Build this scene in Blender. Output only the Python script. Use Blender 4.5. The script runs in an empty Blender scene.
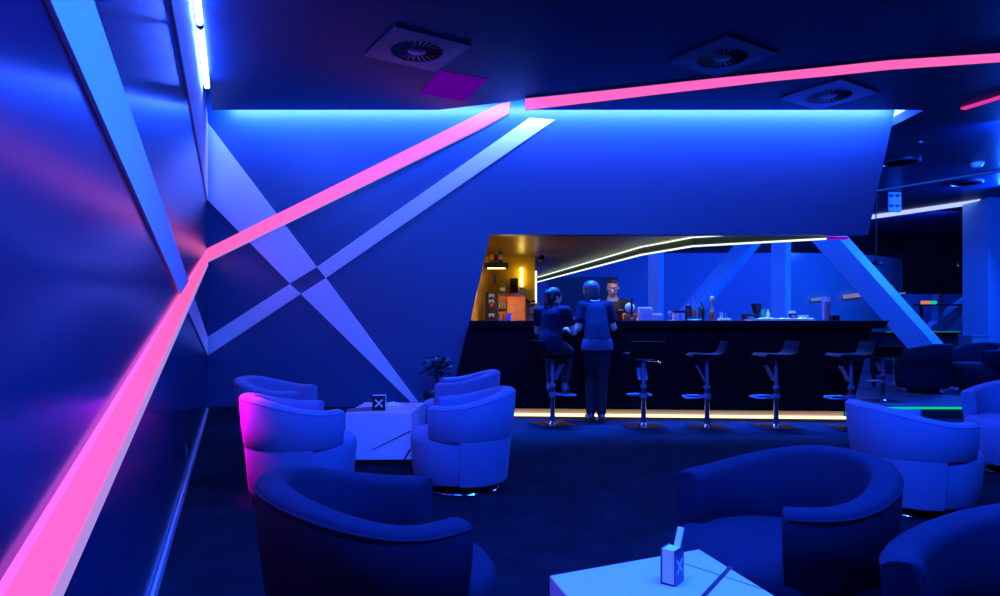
import bpy, bmesh, math, random
from mathutils import Vector, Matrix
random.seed(7)
PI = math.pi
SC = bpy.context.scene
COL = SC.collection

# ------------------------------------------------------------------ camera model (photo pixels -> room metres)
F, CX, HY, H = 667.0, 500.0, 320.0, 1.2
YB = 8.7          # depth of the back wall
ZC = 3.8          # ceiling height


def at(x, y, Y):
    return Vector(((x - CX) / F * Y, Y, H + (HY - y) / F * Y))


def on_ceiling(x, y, z=ZC):
    Y = F * (z - H) / (HY - y)
    return Vector(((x - CX) / F * Y, Y, z))


def on_floor(x, y, z=0.0):
    Y = F * (H - z) / (y - HY)
    return Vector(((x - CX) / F * Y, Y, z))


LK = 0.399        # the left wall leans in: X = LX - LK*Y
LX = -3.822 + LK * YB
LN = Vector((1, LK, 0)).normalized()     # its normal, into the room


def wall_x(Y):
    return LX - LK * Y


def on_left(x, y):
    u = (x - CX) / F
    Y = LX / (u + LK)
    return Vector((u * Y, Y, H + (HY - y) / F * Y))


# ------------------------------------------------------------------ materials
def new_mat(name):
    m = bpy.data.materials.new(name)
    m.use_nodes = True
    return m, m.node_tree.nodes, m.node_tree.links


def mat(name, col, rough=0.5, metal=0.0, spec=0.5, bump=0.0, bscale=200.0, vary=0.0, vscale=6.0, sheen=0.0, coat=0.0):
    m, n, l = new_mat(name)
    b = n['Principled BSDF']
    b.inputs['Base Color'].default_value = (*col, 1)
    b.inputs['Roughness'].default_value = rough
    b.inputs['Metallic'].default_value = metal
    b.inputs['Specular IOR Level'].default_value = spec
    if sheen:
        b.inputs['Sheen Weight'].default_value = sheen
    if coat:
        b.inputs['Coat Weight'].default_value = coat
    tc = n.new('ShaderNodeTexCoord')
    if vary:
        t = n.new('ShaderNodeTexNoise')
        t.inputs['Scale'].default_value = vscale
        t.inputs['Detail'].default_value = 6
        t.inputs['Roughness'].default_value = 0.65
        l.new(tc.outputs['Object'], t.inputs['Vector'])
        r = n.new('ShaderNodeValToRGB')
        r.color_ramp.elements[0].position = 0.3
        r.color_ramp.elements[1].position = 0.7
        r.color_ramp.elements[0].color = (*[c * (1 - vary) for c in col], 1)
        r.color_ramp.elements[1].color = (*[min(1, c * (1 + vary)) for c in col], 1)
        l.new(t.outputs['Fac'], r.inputs['Fac'])
        l.new(r.outputs['Color'], b.inputs['Base Color'])
    if bump:
        t = n.new('ShaderNodeTexNoise')
        t.inputs['Scale'].default_value = bscale
        t.inputs['Detail'].default_value = 3
        l.new(tc.outputs['Object'], t.inputs['Vector'])
        bp = n.new('ShaderNodeBump')
        bp.inputs['Strength'].default_value = bump
        bp.inputs['Distance'].default_value = 0.004
        l.new(t.outputs['Fac'], bp.inputs['Height'])
        l.new(bp.outputs['Normal'], b.inputs['Normal'])
    return m


def emit(name, col, s):
    m, n, l = new_mat(name)
    n.remove(n['Principled BSDF'])
    e = n.new('ShaderNodeEmission')
    e.inputs['Color'].default_value = (*col, 1)
    e.inputs['Strength'].default_value = s
    l.new(e.outputs[0], n['Material Output'].inputs['Surface'])
    return m


def glass(name, col, rough=0.02, alpha=0.35):
    m = mat(name, col, rough)
    b = m.node_tree.nodes['Principled BSDF']
    b.inputs['Transmission Weight'].default_value = 0.85
    b.inputs['IOR'].default_value = 1.3
    return m


BLUE = (0.008, 0.085, 1.0)
M = {}
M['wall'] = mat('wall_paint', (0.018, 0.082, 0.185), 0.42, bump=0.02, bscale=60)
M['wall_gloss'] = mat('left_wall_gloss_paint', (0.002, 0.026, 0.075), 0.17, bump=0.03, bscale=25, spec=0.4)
M['wall_gloss'].node_tree.nodes['Principled BSDF'].inputs['Specular Tint'].default_value = (0.55, 0.42, 1.0, 1)
M['panel'] = mat('white_panel_paint', (0.80, 0.80, 0.82), 0.5)
M['ceil'] = mat('ceiling_paint', (0.001, 0.021, 0.070), 0.36, spec=0.11)
M['ceil_white'] = mat('cove_paint', (0.8, 0.8, 0.8), 0.8)
M['hatch'] = mat('hatch_gloss', (0.03, 0.04, 0.09), 0.26, spec=1.0)
M['hatch'].node_tree.nodes['Principled BSDF'].inputs['IOR'].default_value = 2.2
M['carpet'] = mat('carpet', (0.002, 0.011, 0.0185), 0.85, spec=0.04, bump=0.6, bscale=260, vary=0.45, vscale=3.5)
M['platform'] = mat('platform_floor', (0.012, 0.03, 0.07), 0.5, spec=0.2, bump=0.1, bscale=80)
M['skirt_dark'] = mat('dark_skirting', (0.02, 0.02, 0.025), 0.4)
M['skirt'] = mat('grey_skirting', (0.45, 0.46, 0.5), 0.3)
M['white_fabric'] = mat('white_fabric', (0.11, 0.15, 0.29), 0.85, spec=0.2, bump=0.25, bscale=420, sheen=0.1)
M['dark_fabric'] = mat('dark_fabric', (0.004, 0.012, 0.036), 0.85, spec=0.2, bump=0.3, bscale=420, vary=0.15, vscale=4)
M['chrome'] = mat('chrome', (0.5, 0.55, 0.66), 0.14, metal=1.0)
M['steel'] = mat('brushed_steel', (0.16, 0.20, 0.32), 0.42, metal=0.35)
M['black'] = mat('black_satin', (0.008, 0.008, 0.01), 0.5, spec=0.3)
M['black_gloss'] = mat('black_gloss', (0.004, 0.004, 0.006), 0.3, spec=0.12)
M['black_leather'] = mat('black_leather', (0.004, 0.005, 0.007), 0.5, spec=0.08)
M['table'] = mat('white_laminate', (0.74, 0.58, 0.72), 0.28)
M['inlay'] = mat('black_inlay', (0.02, 0.02, 0.03), 0.3)
M['inlay_blue'] = mat('dark_inlay', (0.06, 0.07, 0.12), 0.3)
M['vent'] = mat('vent_metal', (0.008, 0.018, 0.045), 0.34, spec=0.6)
M['vent_pale'] = mat('vent_pale_metal', (0.16, 0.26, 0.45), 0.35, spec=0.5)
M['void'] = mat('vent_void', (0.004, 0.004, 0.006), 0.9, spec=0.0)
M['white'] = mat('white_plastic', (0.8, 0.8, 0.8), 0.4)
M['paper'] = mat('white_paper', (0.82, 0.82, 0.82), 0.8)
M['pink'] = mat('pink_diffuser', (0.08, 0.08, 0.12), 0.5, spec=0.2)
_b = M['pink'].node_tree.nodes['Principled BSDF']
_b.inputs['Emission Color'].default_value = (1.0, 0.125, 0.42, 1)
_b.inputs['Emission Strength'].default_value = 1.05
M['pink_small'] = emit('pink_light_small', (1.0, 0.05, 0.45), 0.8)
M['pink_left'] = mat('pink_diffuser_bright', (0.08, 0.08, 0.12), 0.5, spec=0.2)
_b = M['pink_left'].node_tree.nodes['Principled BSDF']
_b.inputs['Emission Color'].default_value = (1.0, 0.092, 0.26, 1)
_b.inputs['Emission Strength'].default_value = 1.35
M['magenta_reflection'] = emit('dim_magenta_reflection_glow', (0.32, 0.0, 1.0), 0.26)
M['lip'] = emit('lip_glow', (0.55, 0.33, 0.95), 0.8)
M['tube'] = emit('blue_tube', (0.045, 0.115, 1.0), 115.0)
M['led_white'] = emit('led_cool_white', (0.72, 0.86, 0.80), 1.6)
M['led_lilac'] = emit('led_lilac_white', (0.42, 0.50, 1.0), 1.3)
M['step_glow_blue'] = emit('step_edge_glow', (0.008, 0.07, 0.75), 0.7)
M['led_warm'] = emit('led_warm', (1.0, 0.74, 0.36), 2.2)
M['led_green'] = emit('led_green', (0.0, 0.62, 0.36), 1.0)
M['led_magenta'] = emit('led_magenta', (0.35, 0.0, 0.5), 0.6)
M['cream'] = mat('cream_plinth', (0.6, 0.5, 0.32), 0.5)
M['yellow'] = mat('yellow_paint', (0.70, 0.44, 0.006), 0.6)
M['brown_ceil'] = mat('bar_soffit_paint', (0.26, 0.16, 0.02), 0.33)
M['soffit'] = mat('soffit_dark_green', (0.05, 0.08, 0.06), 0.5)
M['far_wall'] = mat('far_wall_paint', (0.12, 0.22, 0.40), 0.6)
M['far_dark'] = mat('far_dark_paint', (0.006, 0.007, 0.012), 0.6, spec=0.2)
M['door_dark'] = mat('dark_door_paint', (0.06, 0.065, 0.09), 0.5)
M['column'] = mat('column_paint', (0.20, 0.52, 0.70), 0.55)
M['glass_wall'] = mat('tinted_glass', (0.10, 0.32, 0.42), 0.14, spec=0.5)
M['skin'] = mat('skin', (0.60, 0.36, 0.26), 0.55, spec=0.3)
M['hair_dark'] = mat('dark_hair', (0.02, 0.016, 0.016), 0.5, bump=0.5, bscale=120)
M['hair_fair'] = mat('full_hair', (0.075, 0.07, 0.07), 0.45, bump=0.5, bscale=120)
M['shirt'] = mat('dark_blue_shirt', (0.006, 0.013, 0.030), 0.85, spec=0.08, bump=1.0, bscale=16)
M['shirt_hem'] = mat('pale_shirt_hem', (0.03, 0.05, 0.11), 0.75, bump=0.5, bscale=30)
M['trousers'] = mat('black_trousers', (0.005, 0.006, 0.010), 0.8)
M['shoe'] = mat('dark_shoe', (0.03, 0.03, 0.04), 0.4)
M['lamp_warm'] = emit('warm_lamp', (1.0, 0.72, 0.20), 9.0)
M['amber_glass'] = mat('amber_glass', (0.45, 0.22, 0.02), 0.08, spec=0.8)
M['green_glass'] = mat('green_glass', (0.02, 0.28, 0.06), 0.08, spec=0.8)
M['dark_green_glass'] = mat('dark_green_glass', (0.01, 0.06, 0.02), 0.08, spec=0.8)
M['clear_glass'] = mat('pale_bottle_glass', (0.55, 0.55, 0.5), 0.08, spec=0.8)
M['blue_glass'] = mat('blue_bottle_glass', (0.10, 0.18, 0.35), 0.08, spec=0.8)
M['orange'] = mat('orange_plastic', (0.95, 0.12, 0.005), 0.4)
M['orange_wood'] = mat('orange_wood', (0.95, 0.30, 0.012), 0.45, vary=0.25, vscale=9)
M['yellow_item'] = mat('yellow_plastic', (0.9, 0.62, 0.12), 0.4)
M['red'] = mat('red_plastic', (0.55, 0.02, 0.03), 0.4)
M['blue_item'] = mat('blue_plastic', (0.12, 0.2, 0.7), 0.4)
M['lilac'] = mat('lilac_paper', (0.60, 0.45, 0.75), 0.7)
M['cream_item'] = mat('cream_plastic', (0.80, 0.68, 0.50), 0.5)
M['pink_drink'] = mat('pink_drink', (0.85, 0.35, 0.40), 0.15, spec=0.7)
M['leaf'] = mat('glossy_leaf', (0.035, 0.05, 0.05), 0.16, spec=0.9)
M['stem'] = mat('plant_stem', (0.02, 0.02, 0.02), 0.6)
M['chevron'] = mat('pale_blue_print', (0.25, 0.45, 0.85), 0.4)


# ------------------------------------------------------------------ mesh building
class MB:
    def __init__(s):
        s.bm = bmesh.new()

    def _add(s, verts, faces):
        vs = [s.bm.verts.new(v) for v in verts]
        for f in faces:
            try:
                s.bm.faces.new([vs[i] for i in f])
            except ValueError:
                pass
        return vs

    def box(s, lo, hi, bevel=0.0, rotz=0.0, mtx=None, seg=2):
        b = bmesh.new()
        bmesh.ops.create_cube(b, size=1.0)
        c = [(lo[i] + hi[i]) / 2 for i in range(3)]
        d = [hi[i] - lo[i] for i in range(3)]
        for v in b.verts:
            v.co = Vector((v.co.x * d[0], v.co.y * d[1], v.co.z * d[2]))
        if bevel:
            bmesh.ops.bevel(b, geom=list(b.edges), offset=bevel, segments=seg, affect='EDGES', profile=0.5)
        X = Matrix.Translation(c) @ Matrix.Rotation(rotz, 4, 'Z')
        if mtx is not None:
            X = mtx @ X
        b.transform(X)
        s._merge(b)
        return s

    def _merge(s, b):
        idx = {}
        for v in b.verts:
            idx[v] = s.bm.verts.new(v.co)
        for f in b.faces:
            try:
                s.bm.faces.new([idx[v] for v in f.verts])
            except ValueError:
                pass
        b.free()

    def prism(s, pts, vec, bevel=0.0):
        b = bmesh.new()
        pts = [Vector(p) for p in pts]
        vec = Vector(vec)
        n = len(pts)
        a = [b.verts.new(p) for p in pts]
        c = [b.verts.new(p + vec) for p in pts]
        b.faces.new(a)
        b.faces.new(c[::-1])
        for i in range(n):
            j = (i + 1) % n
            b.faces.new([a[j], a[i], c[i], c[j]])
        bmesh.ops.recalc_face_normals(b, faces=list(b.faces))
        if bevel:
            bmesh.ops.bevel(b, geom=list(b.edges), offset=bevel, segments=2, affect='EDGES', profile=0.5)
        s._merge(b)
        return s

    def tube(s, pts, r, seg=10, caps=True):
        pts = [Vector(p) for p in pts]
        if not isinstance(r, (list, tuple)):
            r = [r] * len(pts)
        rings = []
        up = None
        for i, p in enumerate(pts):
            t = (pts[min(i + 1, len(pts) - 1)] - pts[max(i - 1, 0)]).normalized()
            if up is None:
                up = Vector((0, 0, 1)) if abs(t.z) < 0.9 else Vector((1, 0, 0))
            a = t.cross(up).normalized()
            bb = a.cross(t).normalized()
            up = bb
            rings.append([s.bm.verts.new(p + (a * math.cos(2 * PI * k / seg) + bb * math.sin(2 * PI * k / seg)) * r[i]) for k in range(seg)])
        for i in range(len(rings) - 1):
            for k in range(seg):
                k2 = (k + 1) % seg
                s.bm.faces.new([rings[i][k], rings[i][k2], rings[i + 1][k2], rings[i + 1][k]])
        if caps:
            s.bm.faces.new(rings[0][::-1])
            s.bm.faces.new(rings[-1])
        return s

    def lathe(s, prof, c=(0, 0, 0), seg=24, mtx=None):
        c = Vector(c)
        T = mtx or Matrix.Identity(4)
        rings = []
        for r, z in prof:
            if r < 1e-6:
                rings.append([s.bm.verts.new(T @ (c + Vector((0, 0, z))))])
            else:
                rings.append([s.bm.verts.new(T @ (c + Vector((r * math.cos(2 * PI * k / seg), r * math.sin(2 * PI * k / seg), z)))) for k in range(seg)])
        for i in range(len(rings) - 1):
            A, B = rings[i], rings[i + 1]
            for k in range(seg):
                k2 = (k + 1) % seg
                f = [A[k % len(A)], A[k2 % len(A)], B[k2 % len(B)], B[k % len(B)]]
                g = []
                for v in f:
                    if v not in g:
                        g.append(v)
                if len(g) > 2:
                    s.bm.faces.new(g)
        if len(rings[0]) > 1:
            s.bm.faces.new(rings[0][::-1])
        if len(rings[-1]) > 1:
            s.bm.faces.new(rings[-1])
        return s

    def ball(s, c, r, sc=(1, 1, 1), seg=12, rot=None):
        b = bmesh.new()
        bmesh.ops.create_uvsphere(b, u_segments=seg, v_segments=max(6, seg * 2 // 3), radius=r)
        X = Matrix.Translation(Vector(c)) @ (rot.to_4x4() if rot is not None else Matrix.Identity(4)) @ Matrix.Diagonal((*sc, 1))
        b.transform(X)
        s._merge(b)
        return s

    def cone(s, p0, p1, r0, r1, seg=12):
        """capsule with different end radii, closed"""
        s.tube([p0, p1], [r0, r1], seg)
        s.ball(p0, r0, seg=seg)
        s.ball(p1, r1, seg=seg)
        return s

    def limb(s, pts, rad, seg=12):
        for i in range(len(pts) - 1):
            s.cone(pts[i], pts[i + 1], rad[i], rad[i + 1], seg)
        return s

    def grid_sweep(s, rows, closed_profile=True, cap=True):
        rings = [[s.bm.verts.new(p) for p in r] for r in rows]
        n = len(rings[0])
        for i in range(len(rings) - 1):
            for k in range(n if closed_profile else n - 1):
                k2 = (k + 1) % n
                s.bm.faces.new([rings[i][k], rings[i][k2], rings[i + 1][k2], rings[i + 1][k]])
        if cap:
            s.bm.faces.new(rings[0][::-1])
            s.bm.faces.new(rings[-1])
        return s

    def build(s, name, m, parent=None, smooth=False, loc=None, rotz=0.0, angle=35):
        bmesh.ops.recalc_face_normals(s.bm, faces=list(s.bm.faces))
        me = bpy.data.meshes.new(name)
        s.bm.to_mesh(me)
        s.bm.free()
        me.materials.append(m)
        o = bpy.data.objects.new(name, me)
        COL.objects.link(o)
        if smooth:
            for p in me.polygons:
                p.use_smooth = True
            try:
                me.set_sharp_from_angle(angle=math.radians(angle))
            except Exception:
                pass
        if parent is not None:
            o.parent = parent
        if loc is not None:
            o.location = loc
        if rotz:
            o.rotation_euler = (0, 0, rotz)
        return o


def tag(o, label, cat, group=None):
    o['label'] = label
    o['category'] = cat
    if group:
        o['group'] = group
    return o


def thing(name, label, cat, loc=(0, 0, 0), rotz=0.0, group=None):
    o = bpy.data.objects.new(name, None)
    o.empty_display_size = 0.1
    COL.objects.link(o)
    o.location = loc
    o.rotation_euler = (0, 0, rotz)
    return tag(o, label, cat, group)


def struct(o):
    o['kind'] = 'structure'
    return o


def copy_tree(o, parent=None):
    c = o.copy()
    COL.objects.link(c)
    if parent is not None:
        c.parent = parent
    for ch in [x for x in o.children]:
        copy_tree(ch, c)
    return c


def dup(o, label, loc, rotz=0.0, group=None):
    c = copy_tree(o)
    c.location = loc
    c.rotation_euler = (0, 0, rotz)
    c['label'] = label
    if group:
        c['group'] = group
    return c


# ================================================================== SETTING
XF = 11.5       # right limit of what is built
YF = 25.5
# floor
struct(MB().box((-4.6, -1.6, -0.12), (XF + 5, YF, 0.0)).build('floor', M['carpet']))
# raised platform on the right with a glowing green nosing
PLX, PLY, PLZ = 4.55, 8.15, 0.15
struct(MB().prism([(4.66, PLY, 0.002), (XF + 4, PLY - 0.05, 0.002), (XF + 4, YF - 0.2, 0.002), (5.2, YF - 0.2, 0.002), (4.75, 9.4, 0.002)], (0, 0, PLZ - 0.002)).build('floor_platform', M['platform']))

tag(MB().box((4.69, PLY - 0.022, PLZ - 0.035), (9.0, PLY - 0.004, PLZ - 0.008)).build('light_strip', M['led_green'], None, False, None, -0.0035),
    'green light line along the front edge of the raised platform', 'light strip')

# left wall (leans in towards the camera), thick
YN = -1.4
lw = MB()
a0, a1 = Vector((wall_x(YN), YN, 0)), Vector((wall_x(YB + 0.3), YB + 0.3, 0))
lw.prism([a0, a1, a1 - LN * 0.2, a0 - LN * 0.2], (0, 0, 4.3))
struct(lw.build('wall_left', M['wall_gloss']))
# back wall: runs from the corner, cut away over the bar, slanted right end
op_l_bot, op_l_top = at(449, 412, YB), at(490, 234.5, YB)
fas_r_low = at(868, 234.5, YB)
fas_r_up = at(895, 110, YB)
k = (fas_r_up.x - fas_r_low.x) / (fas_r_up.z - fas_r_low.z)
top_z = 4.28
bw = [(-3.95, YB, 0), (op_l_bot.x, YB, 0), (op_l_top.x, YB, op_l_top.z), (fas_r_low.x, YB, fas_r_low.z),
      (fas_r_low.x + k * (top_z - fas_r_low.z), YB, top_z), (-3.95, YB, top_z)]
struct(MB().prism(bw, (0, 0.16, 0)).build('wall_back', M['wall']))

# ceiling: a low slab that stops short of the walls (light cove in the gap), then the far ceiling
SE = on_ceiling(700, 110).y                       # slab edge depth
sl = on_ceiling(212, 110)
n1, n2, n3 = on_ceiling(439, 110.3), on_ceiling(524.3, 99.8), on_ceiling(525.2, 109.6)
XR = 5.26
slab_pts = [(sl.x, SE), (n1.x, SE), (n2.x, n2.y), (n3.x, SE), (XR, SE), (XR, YN), (sl.x + LK * (SE - YN), YN)]
ce = MB()
ce.prism([(p[0], p[1], ZC) for p in slab_pts], (0, 0, 0.12))
ce.prism([(XR, YN, ZC), (XR, 9.25, ZC), (-4.2, 9.25, ZC), (-4.2, YF, ZC), (XF + 5, YF, ZC), (XF + 5, YN, ZC)], (0, 0, 0.12))
struct(ce.build('ceiling', M['ceil']))
# white inside of the cove (its roof, far side and end)
co = MB()
co.box((-4.4, YN, 4.30), (XR + 0.4, 9.35, 4.38))
co.box((-4.2, 9.26, 3.93), (XR + 0.3, 9.34, 4.30))
co.box((XR + 0.02, SE - 0.5, 3.93), (XR + 0.1, 9.3, 4.30))
struct(co.build('ceiling_cove', M['ceil_white']))

# skirtings
b0 = on_floor(207, 412)
struct(MB().box((-3.78, YB - 0.02, 0.0), (op_l_bot.x - 0.02, YB - 0.001, 0.075), 0.003).build('baseboard_back', M['skirt_dark']))
sb = MB()
p0, p1 = Vector((wall_x(YN), YN, 0)), Vector((wall_x(YB - 0.03), YB - 0.03, 0))
sb.prism([p0 + LN * 0.001, p1 + LN * 0.001, p1 + LN * 0.018, p0 + LN * 0.018], (0, 0, 0.06), 0.003)
struct(sb.build('baseboard_left', M['skirt']))


# ---------------- white angled bands on the walls (raised panels)
def wall_poly(px, off=0.0):
    return [at(x, y, YB) + Vector((0, -off, 0)) for x, y in px]


def band_back(px, name, th=0.012, m=None):
    return MB().prism(wall_poly(px), (0, -th, 0)).build(name, m or M['panel'])


def left_poly(px, ext=None):
    """polygon on the left wall; ext maps point index -> the index of the point it continues from, to run on out of frame"""
    pts = [on_left(x, y) for x, y in px]
    if ext:
        for i, (j, Yt) in ext.items():
            a, b = pts[j], pts[i]
            t = (Yt - a.y) / (b.y - a.y)
            pts[i] = a + (b - a) * t
    return pts


def band_left(px, name, th=0.012, m=None, ext=None):
    return MB().prism([p + LN * 0.0005 for p in left_poly(px, ext)], LN * th).build(name, m or M['panel'])


g = 'white angular wall bands'
# descending tapered band
tag(band_back([(208, 123), (317, 267), (290, 283.5), (208, 200)], 'wall_band'),
    'wide white band on back wall falling from the corner to the crossing', 'wall panel', g)
tag(band_back([(326, 278), (418, 402), (411, 402), (301, 294)], 'wall_band'),
    'white band tapering to a point on back wall behind the far white table', 'wall panel', g)
tag(band_back([(208, 337), (290, 284), (301, 294), (208, 355.5)], 'wall_band'),
    'short white band on back wall rising from the left corner to the crossing', 'wall panel', g)
tag(band_back([(317, 267), (529.5, 118), (555, 120), (326, 278)], 'wall_band'),
    'long white band on back wall rising right towards the ceiling', 'wall panel', g)
bl = band_left([(43, 0), (206.6, 355), (206.6, 337), (88, 0)], 'wall_band', ext={0: (1, -1.0), 3: (2, -1.0)})
tag(bl, 'long white band on the left wall rising towards the camera above the pink strip', 'wall panel', g)
q = [on_left(169, 0), on_left(206.6, 200), on_left(206.6, 122), None]
a, b = q[1], q[0]
t = (4.25 - a.z) / (b.z - a.z)
q[0] = a + (b - a) * t
top_r = on_left(203.4, 60)
q[3] = q[2] + (top_r - q[2]) * ((4.25 - q[2].z) / (top_r.z - q[2].z)) if abs(top_r.z - q[2].z) > 1e-4 else q[2]
q[3] = Vector((wall_x(7.2), 7.2, 4.25))
tag(MB().prism([p + LN * 0.0005 for p in q], LN * 0.012).build('wall_band', M['panel']),
    'white band on the left wall below the bright blue tubes', 'wall panel', g)

# ---------------- pink light strips
g = 'pink light strips'
t = thing('light_strip', 'pink light strip rising across the back wall over the white bands', 'light strip', at(207, 255, YB), 0, g)
o = Vector(t.location)
pts = [p - o for p in wall_poly([(207.6, 248.6), (496.5, 105.3), (510.2, 102.0), (508.6, 113.8), (480, 128.8), (207.6, 261.4)])]
MB().prism(pts, (0, -0.016, 0)).build('diffuser', M['pink'], t)
pts = [p - o for p in wall_poly([(207.6, 261.5), (480, 128.9), (508.6, 113.9), (508.6, 114.8), (480, 129.9), (207.6, 262.6)])]
MB().prism(pts, (0, -0.018, 0)).build('channel_lip', M['lip'], t)
L = [on_left(206.4, 250), on_left(206.4, 262.5), on_left(41, 596), on_left(-4, 588)]


def run(a, b, Yt):
    return a + (b - a) * ((Yt - a.y) / (b.y - a.y))


L[2], L[3] = run(L[1], L[2], 0.45), run(L[0], L[3], 0.45)
t = thing('light_strip', 'pink light strip running down the left wall towards the camera', 'light strip', L[0], 0, g)
MB().prism([p - L[0] for p in L], LN * 0.016).build('diffuser', M['pink_left'], t)
c1 = on_left(206.4, 265.5)
c2 = run(c1, on_left(52, 596), 0.45)
MB().prism([p - L[0] for p in (L[1], c1, c2, L[2])], LN * 0.02).build('channel_lip', M['lip'], t)

up = [(525, 97.5), (600, 89.8), (660, 83.2), (715, 77.0), (775, 71), (825, 65.7), (890, 58.8), (1000, 51.7)]
dn = [(1000, 61.0), (890, 68.5), (825, 75.3), (775, 79.8), (715, 86.8), (660, 93.1), (600, 100.4), (525, 109.3)]
cp = [on_ceiling(*p) for p in up]
cq = [on_ceiling(*p) for p in dn]
d1 = (cp[-1] - cp[-2]).normalized() * 2.2
cp.append(cp[-1] + d1)
cq.insert(0, cq[0] + d1)
cq = cq[::-1]
t = thing('light_strip', 'long pink light strip crossing the dark ceiling to the right', 'light strip', cp[0], 0, g)
mb = MB()
for i in range(len(cp) - 1):
    mb.prism([p - cp[0] for p in (cp[i], cp[i + 1], cq[i + 1], cq[i])], (0, 0, -0.012))
bmesh.ops.remove_doubles(mb.bm, verts=list(mb.bm.verts), dist=0.0005)
mb.build('diffuser', M['pink'], t)
fr = MB()
for edge, sgn in ((cp, 1), (cq, -1)):
    for i in range(len(edge) - 1):
        a, b = edge[i] - cp[0], edge[i + 1] - cp[0]
        nrm = Vector((-(b - a).y, (b - a).x, 0)).normalized() * -0.015 * sgn
        if (edge is cp) == (nrm.y > 0):
            nrm = -nrm
        fr.prism([a, b, b + nrm, a + nrm], (0, 0, -0.014))
fr.build('channel_lip', M['skirt_dark'], t)

a, b = on_ceiling(963, 108), on_ceiling(1000, 96.5)
d = (b - a).normalized()
b = a + d * 1.6
w = Vector((-d.y, d.x, 0)) * -0.04
t = thing('light_strip', 'short thin pink light strip on the ceiling at the far right edge', 'light strip', a, 0, g)
MB().prism([-w, b - a - w, b - a + w, w], (0, 0, -0.02)).build('diffuser', M['pink_small'], t)
MB().prism([-w * 2 - d * .05, b - a - w * 2, b - a - w, -w - d * .05], (0, 0, -0.022)).build('channel_lip', M['black'], t)

# ---------------- fluorescent tubes in the left cove
g = 'blue tubes in the left cove'
yy = 7.20
labs = ['blue fluorescent tube end in the left cove nearest the back corner',
        'second blue fluorescent tube in the left cove from the back corner',
        'third blue fluorescent tube in the left cove, above the frame top',
        'fourth blue fluorescent tube in the left cove, nearest the camera']
for i in range(4):
    ya, yb = yy, yy - 1.5
    zt = 3.715
    pa = Vector((wall_x(ya) + 0.062, ya, zt))
    pb = Vector((wall_x(yb) + 0.062, yb, zt))
    t = thing('fluorescent_tube', labs[i], 'tube light', pa, 0, g)
    e = pb - pa
    d = e.normalized()
    MB().tube([d * 0.03, e - d * 0.03], 0.027, 12).build('tube', M['tube'], t, True)
    MB().tube([Vector((0, 0, 0)), d * 0.03], 0.028, 12).build('end_cap', M['black'], t)
    MB().tube([e - d * 0.03, e], 0.028, 12).build('end_cap', M['black'], t)
    yy -= 1.54


# ---------------- ceiling vents and a painted reflection of the pink strip
def vent(px, label, m, sw=(0, 0)):
    c = [on_ceiling(*p) for p in px]
    ctr = sum(c, Vector()) / 4
    ang = math.atan2(c[1].y - c[0].y, c[1].x - c[0].x)
    s = ((c[1] - c[0]).length + (c[2] - c[1]).length + (c[3] - c[2]).length + (c[0] - c[3]).length) / 8
    t = thing('ceiling_vent', label, 'vent', ctr, ang, 'square swirl ceiling vents')
    R = s * 0.66
    ring = MB()
    # square plate with a round hole
    n = 48
    outer, inner = [], []
    for i in range(n):
        an = 2 * PI * i / n
        cx, sy = math.cos(an), math.sin(an)
        kk = s / max(abs(cx), abs(sy))
        outer.append((cx * kk, sy * kk))
        inner.append((cx * R, sy * R))
    rows = []
    for i in range(n):
        rows.append([Vector((*outer[i], -0.001)), Vector((*outer[i], -0.022)), Vector((*inner[i], -0.026)), Vector((*inner[i], -0.001))])
    rows.append(rows[0])
    rr = [[ring.bm.verts.new(p) for p in r] for r in rows[:-1]]
    for i in range(n):
        A, B = rr[i], rr[(i + 1) % n]
        for q_ in range(4):
            q2 = (q_ + 1) % 4
            ring.bm.faces.new([A[q_], A[q2], B[q2], B[q_]])
    ring.build('plate', m, t)
    MB().lathe([(0, -0.003), (R, -0.003), (R, -0.006), (0, -0.006)], seg=40).build('void', M['void'], t)
    v = MB()
    nb = 24
    for i in range(nb):
        an = 2 * PI * i / nb
        r0, r1 = R * 0.36, R * 0.985
        ax = Vector((math.cos(an), math.sin(an), 0))
        tn = Vector((-ax.y, ax.x, 0))
        a_, b_ = ax * r0, ax * r1
        w0, w1 = R * 0.035, R * 0.075
        lo, hi_ = Vector((0, 0, -0.025)), Vector((0, 0, -0.014))
        v.prism([a_ - tn * w0 + lo, b_ - tn * w1 + lo, b_ + tn * w1 + hi_, a_ + tn * w0 + hi_], (0, 0, 0.003))
    v.build('swirl_vane_ring', m, t)
    MB().lathe([(0, -0.012), (R * 0.36, -0.012), (R * 0.36, -0.024), (R * 0.3, -0.03), (0, -0.031)], seg=32).build('hub', m, t, True)
    MB().lathe([(0.012, -0.03), (0.012, -0.034), (0, -0.036)], seg=12).build('screw', M['steel'], t)
    return t


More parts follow.
